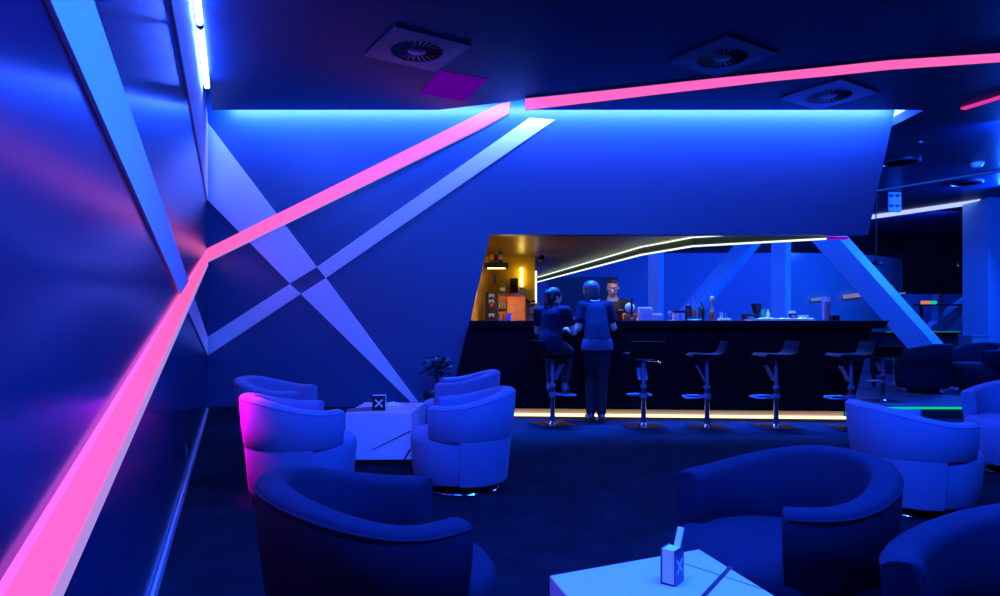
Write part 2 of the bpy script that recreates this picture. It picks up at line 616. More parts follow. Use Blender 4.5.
vent([(390, 22.6), (463, 41), (441, 69.5), (372, 58)], 'dark square swirl vent on ceiling left, above the pink strip', M['vent'])
vent([(727, 32.6), (775, 49.4), (721, 75), (670, 63)], 'dark square swirl vent on ceiling just above the curved pink strip', M['vent'])
vent([(839.4, 77), (876, 90), (821, 108.5), (782, 99.3)], 'paler square swirl vent on ceiling below the pink strip, beside the lit back wall', M['vent_pale'])
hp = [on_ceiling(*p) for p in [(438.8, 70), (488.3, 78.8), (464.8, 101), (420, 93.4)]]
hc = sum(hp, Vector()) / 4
t = thing('ceiling_reflection', 'dim magenta glowing square on the ceiling, painted reflection of the pink strip end', 'painted reflection', hc)  # emissive sheet imitates the pink strip mirrored in the ceiling
MB().prism([p - hc for p in hp], (0, 0, -0.004)).build('diffuser', M['magenta_reflection'], t)  # glowing sheet of the painted reflection
fr = MB()
for i in range(4):
    a, b = hp[i] - hc, hp[(i + 1) % 4] - hc
    fr.prism([a, b, b * 1.012, a * 1.012], (0, 0, -0.003))
fr.build('frame', M['ceil'], t)


def round_vent(x, y, r, label):
    c = on_ceiling(x, y)
    t = thing('round_vent', label, 'vent', c, 0, 'round vents on the far ceiling')
    MB().lathe([(r, 0), (r, -0.015), (r * .93, -0.03), (r * .86, -0.03), (r * .84, -0.012), (0, -0.012)][::-1], seg=32).build('frame', M['vent'], t, True)
    mb = MB()
    for kx in range(4):
        rr = r * (.2 + .17 * kx)
        mb.lathe([(rr, -0.028), (rr + r * .08, -0.02), (rr + r * .08, -0.016), (rr, -0.024)], seg=28)
    mb.build('louvre', M['void'], t, True)


round_vent(900, 161.5, 0.30, 'dark round vent on the far ceiling right of the blue fascia')
round_vent(966, 182.5, 0.28, 'dark round vent on the far ceiling under the smoke detector')
c = on_ceiling(977, 163)
t = thing('smoke_detector', 'small pale smoke detector on the dark far ceiling', 'smoke detector', c)
MB().lathe([(0, 0), (0.10, 0), (0.10, -0.02), (0.085, -0.03)][::-1], seg=24).build('base', M['white'], t, True)
MB().lathe([(0.085, -0.03), (0.07, -0.07), (0, -0.08)], seg=24).build('dome', M['white'], t, True)
c = on_ceiling(918, 142)
tag(MB().lathe([(0, 0), (0.06, 0), (0.055, -0.02), (0, -0.025)][::-1], seg=20).build('spotlight', M['vent'], None, True, c),
    'tiny unlit round spotlight flush in the far ceiling', 'spotlight')

# ---------------- far ceiling lines
a, b = on_ceiling(868, 217), on_ceiling(989, 199.5)
d = (b - a).normalized()
n_ = Vector((-d.y, d.x, 0))
a_ = a - d * 1.5
t = thing('light_strip', 'cool white light strip on the far ceiling ending at the blue column', 'light strip', a_)
MB().prism([n_ * -.22, b - a_ + n_ * -.22, b - a_ + n_ * .22, n_ * .22], (0, 0, -0.03)).build('diffuser', M['led_lilac'], t)
MB().prism([n_ * .22, b - a_ + n_ * .22, b - a_ + n_ * .26, n_ * .26], (0, 0, -0.05)).build('channel_lip', M['black'], t)
a, b = on_ceiling(872, 191), on_ceiling(1000, 170)
d = (b - a).normalized()
n_ = Vector((-d.y, d.x, 0)) * 0.035
b = b + d * 2
t = thing('light_strip', 'thin glowing blue line for a lit step edge on the far ceiling below the round vents', 'light strip', a)  # ceiling step edge, its light put in as emission
MB().prism([-n_, b - a - n_, b - a + n_, n_], (0, 0, -0.02)).build('diffuser', M['step_glow_blue'], t)  # emission standing in for the light on the step edge
MB().prism([n_, b - a + n_, b - a + n_ * 2, n_ * 2], (0, 0, -0.03)).build('channel_lip', M['black'], t)
# hanging panel
c = on_ceiling(894, 202)
t = thing('ceiling_panel', 'small pale panel with four dark spots under the dark far ceiling', 'panel', (at(894, 202, 13.5)))
s_ = 13.5 / F
MB().box((-6.5 * s_, -.03, -10 * s_), (6.5 * s_, .03, 10 * s_), 0.01).build('board', mat('pale_grey_panel', (.16, .2, .28), .4), t)
for sx in (-3, 3):
    for sz in (-4, 6):
        MB().tube([(sx * s_, -.031, sz * s_), (sx * s_, -.05, sz * s_)], 0.03, 10).build('spot', M['black'], t)
MB().box((-.015, -.015, 10 * s_), (.015, .015, ZC - t.location.z - 0.001)).build('hanger', M['black'], t)

# ================================================================== BAR
# bar: its front runs slightly askew to the wall
BA, BB = Vector((-0.373, 8.32, 0)), Vector((4.63, 7.98, 0))      # front top corners in plan
bd = (BB - BA).normalized()
bn = Vector((-bd.y, bd.x, 0))                                       # away from the camera
CT = 1.193
bar = thing('bar_counter', 'long black bar counter with warm lit plinth below the blue fascia', 'bar', (BA.x, BA.y, 0), math.atan2(bd.y, bd.x))
LB = (BB - BA).length


def bar_pt(s, d, z):
    return BA + bd * s + bn * d + Vector((0, 0, z))


# local frame of the bar: x along, y away, z up
MB().prism([(-0.275, 0.02, 0.10), (LB - 0.40, 0.02, 0.10), (LB - 0.16, 0.02, 1.10), (-0.035, 0.02, 1.10)], (0, 0.55, 0)).build('front_panel', M['black_gloss'], bar)
MB().prism([(-0.015, -0.06, 1.10), (LB - 0.05, -0.06, 1.10), (LB, -0.06, CT), (0.0, -0.06, CT)], (0, 0.66, 0), 0.004).build('counter_top', M['black_gloss'], bar)
MB().box((0.10, 0.10, 0.001), (LB - 0.46, 0.5, 0.10)).build('kick_plate', M['cream'], bar)
MB().box((0.02, 0.045, 0.002), (LB - 0.42, 0.085, 0.032)).build('led_strip', M['led_warm'], bar)
MB().box((LB - 0.455, 0.03, 0.055), (LB - 0.36, 0.07, 0.085)).build('green_led', M['led_green'], bar)

# soffit over the bar and the glowing ring beam
ZS, ZS2 = 2.28, 2.43
P = [Vector((1.05, 19.3, 0)), Vector((2.37, 11.15, 0)), Vector((2.85, 9.85, 0)), Vector((4.38, 8.95, 0))]
so = MB()
so.prism([Vector((op_l_top.x - 1.2, 8.87, ZS2)), Vector((4.38, 8.87, ZS2))] + [Vector((p.x, p.y, ZS2)) for p in P[::-1]] + [Vector((op_l_top.x - 1.2, 19.3, ZS2))], (0, 0, 0.1))
struct(so.build('ceiling_bar', M['brown_ceil']))
t = thing('ring_beam', 'dark angular beam edged with two bright white light lines above the bar', 'beam', P[0])


def ribbon(z0, z1, off0, off1, name, m):
    mb = MB()
    for i in range(3):
        a, b = P[i] - P[0], P[i + 1] - P[0]
        d = (b - a).normalized()
        nn = Vector((d.y, -d.x, 0))          # towards the camera side / left
        if nn.x > 0:
            nn = -nn
        mb.prism([a + nn * off0 + Vector((0, 0, z0)), b + nn * off0 + Vector((0, 0, z0)), b + nn * off1 + Vector((0, 0, z0)), a + nn * off1 + Vector((0, 0, z0))], (0, 0, z1 - z0))
    return mb.build(name, m, t)


ribbon(ZS + 0.02, ZS2 - 0.002, 0.0, -0.06, 'fascia', M['soffit'])
ribbon(ZS - 0.003, ZS + 0.020, 0.03, 0.0, 'lower_led_line', M['led_white'])
ribbon(ZS2 - 0.019, ZS2 - 0.005, 0.03, 0.0, 'upper_led_line', M['led_white'])
e = P[3] - P[0]
MB().box((e.x + .02, e.y - .02, ZS), (e.x + .28, e.y + .02, ZS + .035)).build('magenta_led', M['led_magenta'], t)

# yellow nook behind the bar
YW = 12.9
xr = at(535, 300, YW).x
ny = MB()
ny.box((-1.2, YW, 0), (xr, YW + 0.12, ZS2 - 0.001))
struct(ny.build('wall_nook', M['yellow']))
s0, s1 = Vector((-.70, 8.88, 0)), at(488, 300, YW)
struct(MB().prism([(s0.x, s0.y, 0), (s1.x, s1.y - 0.001, 0), (s1.x - .1, s1.y - 0.001, 0), (s0.x - .1, s0.y, 0)], (0, 0, ZS2 - 0.002)).build('wall_nook_side', M['yellow']))
tag(MB().box((xr + 0.002, YW - 0.02, 1.3), (xr + 0.035, YW + 0.02, at(535, 276, YW).z + .1)).build('light_strip', M['led_white']),
    'thin vertical white light line on the edge of the yellow wall', 'light strip')

# far hall: blue wall, curved glazed end, bulkhead
YH = 19.6
fw = MB()
fw.box((-0.5, YH, 0), (8.5, YH + 0.15, 3.17))
struct(fw.build('wall_far', M['far_wall']))
cg = []
for i in range(13):
    tt = i / 12
    an = tt * 1.02
    cg.append(Vector((8.5 + 6.0 * math.sin(an), YH + 6.0 * (1 - math.cos(an)), 0)))
gw = MB()
for i in range(12):
    a, b = cg[i], cg[i + 1]
    d = (b - a).normalized()
    nn = Vector((-d.y, d.x, 0)) * 0.12
    gw.prism([a, b, b + nn, a + nn], (0, 0, 3.17))
bmesh.ops.remove_doubles(gw.bm, verts=list(gw.bm.verts), dist=0.0005)
tag(gw.build('glass_partition', M['glass_wall'], None, True), 'curved tinted glass partition with streaked reflections behind the bar end', 'partition')
struct(MB().prism([(-0.5, YH - .02, 3.171), (8.6, YH - .02, 3.171), (cg[6].x, cg[6].y - .05, 3.171), (cg[12].x, cg[12].y - .05, 3.171), (cg[12].x, YF - .1, 3.171), (-0.5, YF - .1, 3.171)], (0, 0, 0.62)).build('wall_bulkhead', M['far_dark']))
dx0, dx1 = at(549, 300, YH).x, at(618, 300, YH).x
t = MB().box((dx0, YH - 0.05, 0), (dx1, YH - 0.001, at(600, 277, YH).z)).build('door_1', M['door_dark'])
struct(t)
# black wall to the right with the low opening to another room
xw0, xw1 = at(905, 300, 21.5).x, at(1005, 300, 21.5).x + 1.5
struct(MB().box((xw0, 21.5, at(900, 294, 21.5).z), (xw1, 21.62, ZC - 0.001)).build('wall_right', M['far_dark']))
struct(MB().box((xw0 - 1.0, YF - .3, 0), (xw1 + 1, YF - .18, 3.7)).build('wall_beyond', M['far_wall']))


def beam_box(p, q_, w, dpt, m, name, parent=None, rot=0.6):
    """square-section leaning column from p to q_, turned about its axis by rot"""
    p, q_ = Vector(p), Vector(q_)
    ax = (q_ - p).normalized()
    sx = Vector((0, 1, 0)).cross(ax)
    sx = sx.normalized()
    sy = ax.cross(sx).normalized()
    c_, s_ = math.cos(rot), math.sin(rot)
    a, b = sx * c_ + sy * s_, sy * c_ - sx * s_
    pts = [a * w / 2 + b * dpt / 2, -a * w / 2 + b * dpt / 2, -a * w / 2 - b * dpt / 2, a * w / 2 - b * dpt / 2]
    # cut level at both ends
    lo, hi = [], []
    for v in pts:
        lo.append(p + v - ax * ((v.z) / ax.z))
        hi.append(q_ + v - ax * ((v.z) / ax.z))
    mb = MB()
    vs = [mb.bm.verts.new(v) for v in lo] + [mb.bm.verts.new(v) for v in hi]
    mb.bm.faces.new(vs[:4])
    mb.bm.faces.new(vs[4:][::-1])
    for i in range(4):
        j = (i + 1) % 4
        mb.bm.faces.new([vs[i], vs[j], vs[4 + j], vs[4 + i]])
    bmesh.ops.bevel(mb.bm, geom=list(mb.bm.edges), offset=0.008, segments=2, affect='EDGES')
    return mb.build(name, m, parent)


def col_at(x0, y0, x1, y1, Y, zlo, zhi):
    a, b = at(x0, y0, Y), at(x1, y1, Y)
    f = (b - a) / (b.z - a.z)
    return a + f * (zlo - a.z), a + f * (zhi - a.z)


g = 'pale columns in the far hall'
for nm, args, Y, w, rot, lab in [
    ('column', (656, 320, 656, 255), 13.0, 0.235, 0.95, 'pale upright column behind the bar right of the barman'),
    ('column', (781, 320, 781, 240), 12.6, 0.27, 0.80, 'pale upright column behind the bar above the white papers'),
    ('leaning_column', (701, 300, 748, 244), 13.6, 0.30, 0.9, 'dim blue leaning column behind the bar between the two upright columns'),
    ('leaning_column', (930, 351, 829, 238), 11.8, 0.38, -0.78, 'big bright leaning column past the bar end, above the dark armchair'),
]:
    p, q_ = col_at(*args, Y, PLZ + 0.001 if nm == 'leaning_column' and Y < 12 else 0.001, ZC - 0.001)
    if p.x > 5.5 and nm == 'leaning_column':
        p, q_ = col_at(*args, Y, PLZ + 0.001, ZC - 0.001)
    o = beam_box(p, q_, w, w, M['column'], nm, None, rot)
    tag(o, lab, 'column', g)
c0 = at(988.5, 197, 14.1)
tag(MB().box((c0.x, 14.1, PLZ + .001), (c0.x + 0.9, 14.9, ZC - 0.001), 0.01).build('column', M['column']),
    'wide blue-lit square column at the right edge of the picture', 'column', g)
# small columns in the room beyond
for (x0, y0, x1, y1), lab in [((955, 330, 986, 298), 'far leaning column in the room beyond the low opening, rightmost'),
                               ((938, 322, 973, 295), 'thin far leaning column in the room beyond the low opening, middle'),
                               ((937, 322, 938.5, 295), 'thin far upright post in the room beyond the low opening')]:
    p, q_ = col_at(x0, y0, x1, y1, 23.6, PLZ + .001, ZC - .001)
    tag(beam_box(p, q_, 0.26, 0.26, M['column'], 'column', None, 0.4), lab, 'column', g)
# glowing strips before the glass stand in for the light streaks it reflects
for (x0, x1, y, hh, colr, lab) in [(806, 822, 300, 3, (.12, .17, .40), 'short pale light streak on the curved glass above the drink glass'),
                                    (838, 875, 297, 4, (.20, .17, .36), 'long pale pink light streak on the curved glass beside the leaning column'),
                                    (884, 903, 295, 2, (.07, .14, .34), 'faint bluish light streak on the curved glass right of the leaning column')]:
    mm = emit('streak_glow', colr, 1.0)
    def gp(x, yq):
        u = (x - CX) / F
        best = None
        for i in range(12):
            a, b = cg[i], cg[i + 1]
            den = (b.x - a.x) - u * (b.y - a.y)
            tt = (u * a.y - a.x) / den
            if 0 <= tt <= 1:
                best = a + (b - a) * tt
                break
        if best is None:
            best = cg[-1]
        return Vector((best.x, best.y, H + (HY - yq) / F * best.y))
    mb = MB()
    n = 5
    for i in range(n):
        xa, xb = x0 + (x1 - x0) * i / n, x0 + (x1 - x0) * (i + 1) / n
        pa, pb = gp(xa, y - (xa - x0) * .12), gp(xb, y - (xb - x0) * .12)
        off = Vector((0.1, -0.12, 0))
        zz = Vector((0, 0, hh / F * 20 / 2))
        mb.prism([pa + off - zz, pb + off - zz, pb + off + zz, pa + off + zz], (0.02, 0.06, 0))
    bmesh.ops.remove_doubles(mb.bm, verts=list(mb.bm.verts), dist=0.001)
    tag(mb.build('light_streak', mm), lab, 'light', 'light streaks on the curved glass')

# dark serving counter with green edge far right
ca, cb = at(884, 331, 12.9), at(958, 330, 12.9)
t = thing('serving_counter', 'dark far counter with a thin green lit edge behind the leaning column', 'counter', (ca.x, 12.9, PLZ))
wd = cb.x - ca.x
MB().box((0, 0, 0.001), (wd, 0.5, ca.z - PLZ - 0.06), 0.01).build('body', M['black'], t)
MB().box((-0.02, -0.06, ca.z - PLZ - 0.058), (wd + .02, 0.55, ca.z - PLZ - 0.02), 0.004).build('counter_top', M['black_gloss'], t)
MB().box((0, -0.075, ca.z - PLZ - 0.022), (wd, -0.062, ca.z - PLZ - 0.004)).build('led_edge', emit('led_teal_dim', (0.02, .35, .3), .6), t)
tg = thing('green_cabinet', 'small teal cabinet at the right end of the far dark counter', 'cabinet', (at(981, 340, 13.2).x, 13.2, PLZ))
MB().box((-.17, 0, .001), (.16, .4, .72), .01).build('body', mat('teal_paint', (.10, .32, .32), .5), tg)
MB().box((-.18, -.01, .721), (.17, .41, .745), .004).build('top', M['vent_pale'], tg)
hs = at(924, 304.2, 16.7)
t = thing('high_counter', 'dark narrow high counter under the tiny orange and green lamps', 'counter', (hs.x, 16.7, PLZ))
hw_ = at(990, 304, 16.7).x - hs.x
MB().box((-.1, 0, hs.z - PLZ - .035), (hw_, .3, hs.z - PLZ), .004).build('top', M['far_dark'], t)
for xx in (0.0, hw_ - .1):
    MB().box((xx, .12, .001), (xx + .05, .18, hs.z - PLZ - .035)).build('leg', M['far_dark'], t)
for x0_, x1_, mm, lab in ((921.5, 929, emit('orange_lamp', (.8, .25, .1), .9), 'tiny orange lamp beyond the leaning column, on the narrow dark high counter'),
                          (930, 936, emit('green_lamp', (.02, .6, .3), .9), 'tiny green lamp beside the orange one beyond the leaning column')):
    pa_, pb_ = at(x0_, 300, 16.8), at(x1_, 300, 16.8)
    pa_.z = pb_.z = hs.z + .046
    tag(MB().tube([pa_, pb_], 0.044, 12).build('lantern', mm), lab, 'lamp', 'tiny lamps on the high counter')


# pendants
def pendant(x, ytop, ybot, Y, label):
    b = at(x, ybot, Y)
    t = thing('pendant_lamp', label, 'lamp', b, 0, 'dark pendant lamps')
    MB().tube([(0, 0, 0.05), (0, 0, ZC - b.z - 0.03)], 0.012, 8).build('cord', M['black'], t)
    MB().lathe([(0.02, 0.09), (0.03, 0.05), (0.17, 0.0), (0.175, -0.03), (0.15, -0.03), (0.02, 0.03)], seg=24).build('lamp_shade', M['black'], t, True)
    MB().lathe([(0, ZC - b.z - 0.001), (0.06, ZC - b.z - 0.001), (0.05, ZC - b.z - 0.03), (0, ZC - b.z - 0.03)], seg=16).build('canopy', M['black'], t)
    return t


pendant(876, 240, 263, 14.0, 'dark pendant lamp hanging above the leaning column')
t = pendant(958, 240, 264, 15.5, 'dark pendant lamp hanging before the black wall at right')
t.scale = (0.35, 0.35, 1)
MB().ball((0, 0, -0.02), 0.03, seg=10).build('bulb', emit('small_bulb', (.5, .6, 1), .9), t)


# ================================================================== TUB CHAIRS
def chair_path():
    R, A = 0.385, math.radians(126)
    pts = []
    N = 44
    for i in range(N + 1):
        an = PI + A - 2 * A * i / N
        pts.append((Vector((R * math.cos(an), R * math.sin(an))), -Vector((math.cos(an), math.sin(an))), 0))
    return pts[::-1]


def taper(z):
    return 1 - 0.24 * max(0.0, 0.70 - z)


def sweep_section(p, n, prof):
    out = []
    for d, z in prof:
        v = (p + n * d) * taper(z)
        out.append(Vector((v.x, v.y, z)))
    return out


def make_chair(kind, label, loc, rotz, group):
    fm = M[kind + '_fabric']
    t = thing('tub_chair', label, 'chair', loc, rotz, group)
    path = chair_path()
    n = len(path)
    T = 0.10
    rows, pipe = [], []
    zb = 0.375
    for i, (p, nn, _) in enumerate(path):
        # how far along the arm: 1 at the arm ends, 0 at the back
        f = abs(i - (n - 1) / 2) / ((n - 1) / 2)
        s_ = max(0.0, min(1.0, (f - 0.12) / 0.75))
        s_ = s_ * s_ * (3 - 2 * s_)
        h = 0.715 - 0.095 * s_
        r = 0.034
        prof = [(0.008, zb), (0.0, zb + 0.012), (-0.004, (zb + h) / 2), (0.0, h - r), (0.008, h - 0.012), (0.024, h - 0.003), (0.045, h), (0.062, h),
                (0.080, h - 0.004), (T - 0.006, h - 0.014), (T, h - r), (T + 0.006, (zb + h) / 2), (T, zb + 0.012), (T - 0.008, zb)]
        rows.append(sweep_section(p, nn, prof))
        pipe.append(sweep_section(p, nn, [(0.003, h - 0.026)])[0])
    # softened arm ends

    def ended(row, du):
        c = sum(row, Vector()) / len(row)
        return [c + (v - c) * 0.93 + Vector((du, 0, 0)) for v in row]
    rows = [ended(rows[0], 0.012)] + rows + [ended(rows[-1], 0.012)]
    back = MB().grid_sweep(rows)
    back.build('backrest', fm, t, True, angle=50)
    bk = t.children[-1] if t.children else None
    pp = MB()
    pp.tube(pipe, 0.0045, 6)
    pp.build('piping', fm, bk, True)
    # lower shell at the back, flush with the band above
    low = []
    for i, (p, nn, _) in enumerate(path):
        if p.x > 0.03:
            continue
        prof = [(0.004, 0.085), (0.010, 0.07), (0.035, 0.07), (0.04, 0.09), (0.04, zb + 0.004), (0.004, zb + 0.004)]
        low.append(sweep_section(p, nn, prof))
    MB().grid_sweep(low).build('lower_shell', fm, t, True, angle=50)
    # seat drum with a soft cushion top
    N = 44

    def plan(k, ins):
        an = 2 * PI * k / N
        c, s_ = math.cos(an), math.sin(an)
        ex = 2.3
        rad = (abs(c / 0.405) ** ex + abs(s_ / 0.365) ** ex) ** (-1 / ex) if c > 0 else 0.365
        rad -= ins
        return Vector((rad * c, rad * s_))
    seat = MB()
    lv = [(0.07, 0.012), (0.085, 0.0), (0.25, -0.004), (0.36, 0.0), (0.395, 0.010), (0.415, 0.03), (0.425, 0.06), (0.43, 0.14), (0.432, 0.24)]
    rr = []
    for z, ins in lv:
        rr.append([seat.bm.verts.new(Vector((*(plan(k_, ins) * taper(z)), z))) for k_ in range(N)])
    for i in range(len(rr) - 1):
        for k_ in range(N):
            k2 = (k_ + 1) % N
            seat.bm.faces.new([rr[i][k_], rr[i][k2], rr[i + 1][k2], rr[i + 1][k_]])
    seat.bm.faces.new(rr[0][::-1])
    seat.bm.faces.new(rr[-1])
    seat.build('seat', fm, t, True, angle=60)
    MB().lathe([(0, 0.018), (0.20, 0.018), (0.22, 0.069), (0, 0.069)], seg=32).build('plinth', M['black'], t, True)
    MB().lathe([(0, 0.001), (0.262, 0.001), (0.266, 0.006), (0.262, 0.013), (0.235, 0.0175), (0, 0.0175)], seg=40).build('swivel_base', M['chrome'], t, True)
    return t


gl, gd = 'white tub chairs', 'dark tub chairs'
w1 = make_chair('white', 'white tub chair turned right with a pink glow on its back', (-1.35, 4.50, 0), 0.48, gl)
dup(w1, 'white tub chair partly hidden behind the pink-glowing chair, near the left wall', (-1.88, 5.74, 0), 0.0)
dup(w1, 'white tub chair facing left, right of the far white table, on a chrome base', (-0.27, 4.80, 0), PI + 0.03)
dup(w1, 'white tub chair behind the left-facing one, in front of the dark plant', (-0.38, 6.45, 0), PI + 0.02)
dup(w1, 'white tub chair seen from behind at right, before the green-edged platform', (2.64, 4.27, 0), -0.05).scale = (1, 1, 0.95)
dup(w1, 'white tub chair cut by the right edge of the picture', (4.13, 5.32, 0), PI + 0.5)
d1_ = make_chair('dark', 'dark tub chair at the bottom left, turned towards the near white table', (-0.385, 2.155, 0), 0.30, gd)
dup(d1_, 'dark tub chair open towards the near white table, right of the card holder', (0.992, 2.375, 0), PI + 0.30)
dup(d1_, 'dark tub chair at the bottom right corner, cut by the frame', (1.285, 1.50, 0), PI + 0.55)
dup(d1_, 'dark tub chair on the platform at the foot of the leaning column', (6.18, 9.75, PLZ), 1.9)
dup(d1_, 'dark tub chair on the platform beside the wide blue column', (7.02, 9.85, PLZ), PI + 0.35)


# ================================================================== TABLES
def table(name_label, top, z, lines_top, lines_front=(), wedge=None):
    c = sum(top, Vector()) / len(top)
    c.z = 0
    t = thing('coffee_table', name_label, 'table', c, 0, 'white box tables')
    P4 = [Vector((p.x - c.x, p.y - c.y, 0.05)) for p in top]
    MB().prism(P4, (0, 0, z - 0.05), 0.003).build('body', M['table'], t)
    sh = [p * 0.9 for p in P4]
    MB().prism([(p.x, p.y, 0.001) for p in sh], (0, 0, 0.05)).build('plinth', M['black'], t)
    for (a, b, w, m) in lines_top:
        a, b = Vector((a.x - c.x, a.y - c.y, z)), Vector((b.x - c.x, b.y - c.y, z))
        d = (b - a).normalized()
        nn = Vector((-d.y, d.x, 0)) * w / 2
        MB().prism([a - nn, b - nn, b + nn, a + nn], (0, 0, 0.0008)).build('inlay_line', m, t)
    for (a, b, w) in lines_front:
        a, b = a - c, b - c
        d = (b - a).normalized()
        f = (P4[1] - P4[0]).normalized()
        out = Vector((f.y, -f.x, 0))
        nn = d.cross(out).normalized() * w / 2
        MB().prism([a - nn, b - nn, b + nn, a + nn], out * 0.0009).build('inlay_line', M['inlay'], t)
    if wedge:
        MB().prism([(p.x - c.x, p.y - c.y, z) for p in wedge], (0, 0, 0.0008)).build('inlay_wedge', M['inlay_blue'], t)
    return t


TZ = 0.436


def tz(x, y):
    return on_floor(x, y, TZ)


# near table: left corner, right corner, then running on below the frame
TF = TZ
TZ = 0.47
nl, nr = tz(549.5, 575.5), tz(699, 549)
vdir = (tz(775, 596) - nr).normalized()
ntop = [nl + vdir * 0.62, nr + vdir * 0.62, nr, nl]
NEAR = TZ
NEARL = [(tz(731, 566.5), tz(700, 600), 0.014, M['inlay']), (tz(684, 563.5), tz(762, 589), 0.004, M['inlay'])]
pc, pl_, pr_ = tz(675, 587.5), tz(660.5, 583.5), tz(684, 581)
TZ = TF
# far table
fl_, fr_ = Vector((-1.27, 5.48, TZ)), Vector((-0.731, 5.49, TZ))
fb = tz(425, 402.6)
ftop = [fl_, fr_, fb, fb + Vector((-0.56, 0.02, 0))]


def front(x, y):
    Y = 5.485
    return at(x, y, Y)


table('white box table with black inlay lines at the bottom of the picture', ntop, NEAR, NEARL)
table('white box table with black lines between the four white chairs', ftop, TZ,
      [(tz(404, 402.2), tz(418, 408.2), 0.008, M['inlay']), (tz(350, 408), tz(413, 409.5), 0.006, M['inlay'])],
      [(front(357, 457.5), front(410.5, 431), 0.008), (front(401, 465), front(410.5, 449), 0.014)],
      [tz(347, 409), tz(372, 406.5), tz(374, 411), tz(346, 412.3)])


# ---------------- menu card boxes
def x_mark(w, h, y, m, parent, name='cross_mark', cx=0.0, cz=0.0, th=0.16):
    mb = MB()
    for s_ in (1, -1):
        a, b = Vector((cx - w / 2, y, cz - s_ * h / 2)), Vector((cx + w / 2, y, cz + s_ * h / 2))
        d = (b - a).normalized()
        nn = Vector((-d.z, 0, d.x)) * w * th / 2
        mb.prism([a - nn, b - nn, b + nn, a + nn], (0, -0.0012, 0))
    return mb.build(name, m, parent)


# near: box whose corner points to the camera
ex = (pr_ - pc)
ey = (pl_ - pc)
ang = math.atan2(ex.y, ex.x)
w_, d_ = ex.length, ey.length
HH = 0.098
t = thing('card_box', 'small open card box with a cross mark and leaning white card on the near table', 'card holder', (pc.x, pc.y, NEAR + 0.001), ang)
# local: x along the marked face (width w_), y along the open face (depth d_); marked face is y=0, open face is x=0
MB().box((0, 0, 0), (w_, 0.003, HH), 0.0006).build('front_face', M['inlay_blue'], t)
MB().box((0, d_ - 0.003, 0), (w_, d_, HH), 0.0006).build('back_face', M['inlay_blue'], t)
MB().box((0, 0.003, 0), (w_, d_ - 0.003, 0.003)).build('bottom', M['inlay'], t)
x_mark(w_ * .55, w_ * .62, -0.0002, M['white'], t, cx=w_ / 2, cz=HH * .5)
MB().box((0.002, 0.0045, 0.004), (w_ - .012, d_ - 0.0045, HH * .985)).build('card_stack', M['paper'], t)
Mx = Matrix.Translation((w_ * .55, d_ * .35, HH * 0.70)) @ Matrix.Rotation(0.50, 4, 'Y')
MB().box((-0.003, -0.009, 0.0), (0.003, 0.009, 0.085), 0.0008, mtx=Mx).build('leaning_card', M['paper'], t)
# far: black face with white X
a, b = tz(372.3, 411.0), tz(385.0, 411.0)
a.y = b.y = 5.60
fa = at(372.3, 411, 5.60)
fbx = at(385.2, 411, 5.60)
W = fbx.x - fa.x
t = thing('card_box', 'black card box with a white cross mark on the far white table', 'card holder', (fa.x, 5.60, TZ + 0.0012), 0.12)
MB().box((0, 0, 0), (W, 0.004, 0.126), 0.001).build('front_face', M['black'], t)
MB().box((0, 0.05, 0), (W, 0.054, 0.126), 0.001).build('back_face', M['black'], t)
MB().box((0, 0.004, 0), (W, 0.05, 0.004)).build('bottom', M['black'], t)
MB().box((0.004, 0.006, 0.004), (W + 0.004, 0.046, 0.13)).build('card_stack', M['paper'], t)
x_mark(W * .56, W * .56, -0.0003, M['white'], t, cx=W / 2, cz=0.063, th=.2)
# napkin beside it
nk = MB()
cn = tz(394, 406)
N = 14
ctr = nk.bm.verts.new((0, 0, 0.03))
rim, mid = [], []
for i in range(N):
    an = 2 * PI * i / N
    r = 0.07 + 0.02 * random.random()
    mid.append(nk.bm.verts.new((r * .5 * math.cos(an), r * .45 * math.sin(an), 0.02 + 0.018 * random.random())))
    rim.append(nk.bm.verts.new((r * math.cos(an), r * .8 * math.sin(an), 0.001 + 0.006 * random.random())))
for i in range(N):
    j = (i + 1) % N
    nk.bm.faces.new([ctr, mid[i], mid[j]])
    nk.bm.faces.new([mid[i], rim[i], rim[j], mid[j]])
nk.bm.faces.new(rim[::-1])
tag(nk.build('napkin', M['paper'], None, False, (cn.x, cn.y, TZ + 0.0012)), 'crumpled white napkin beside the black card box on the far table', 'napkin')


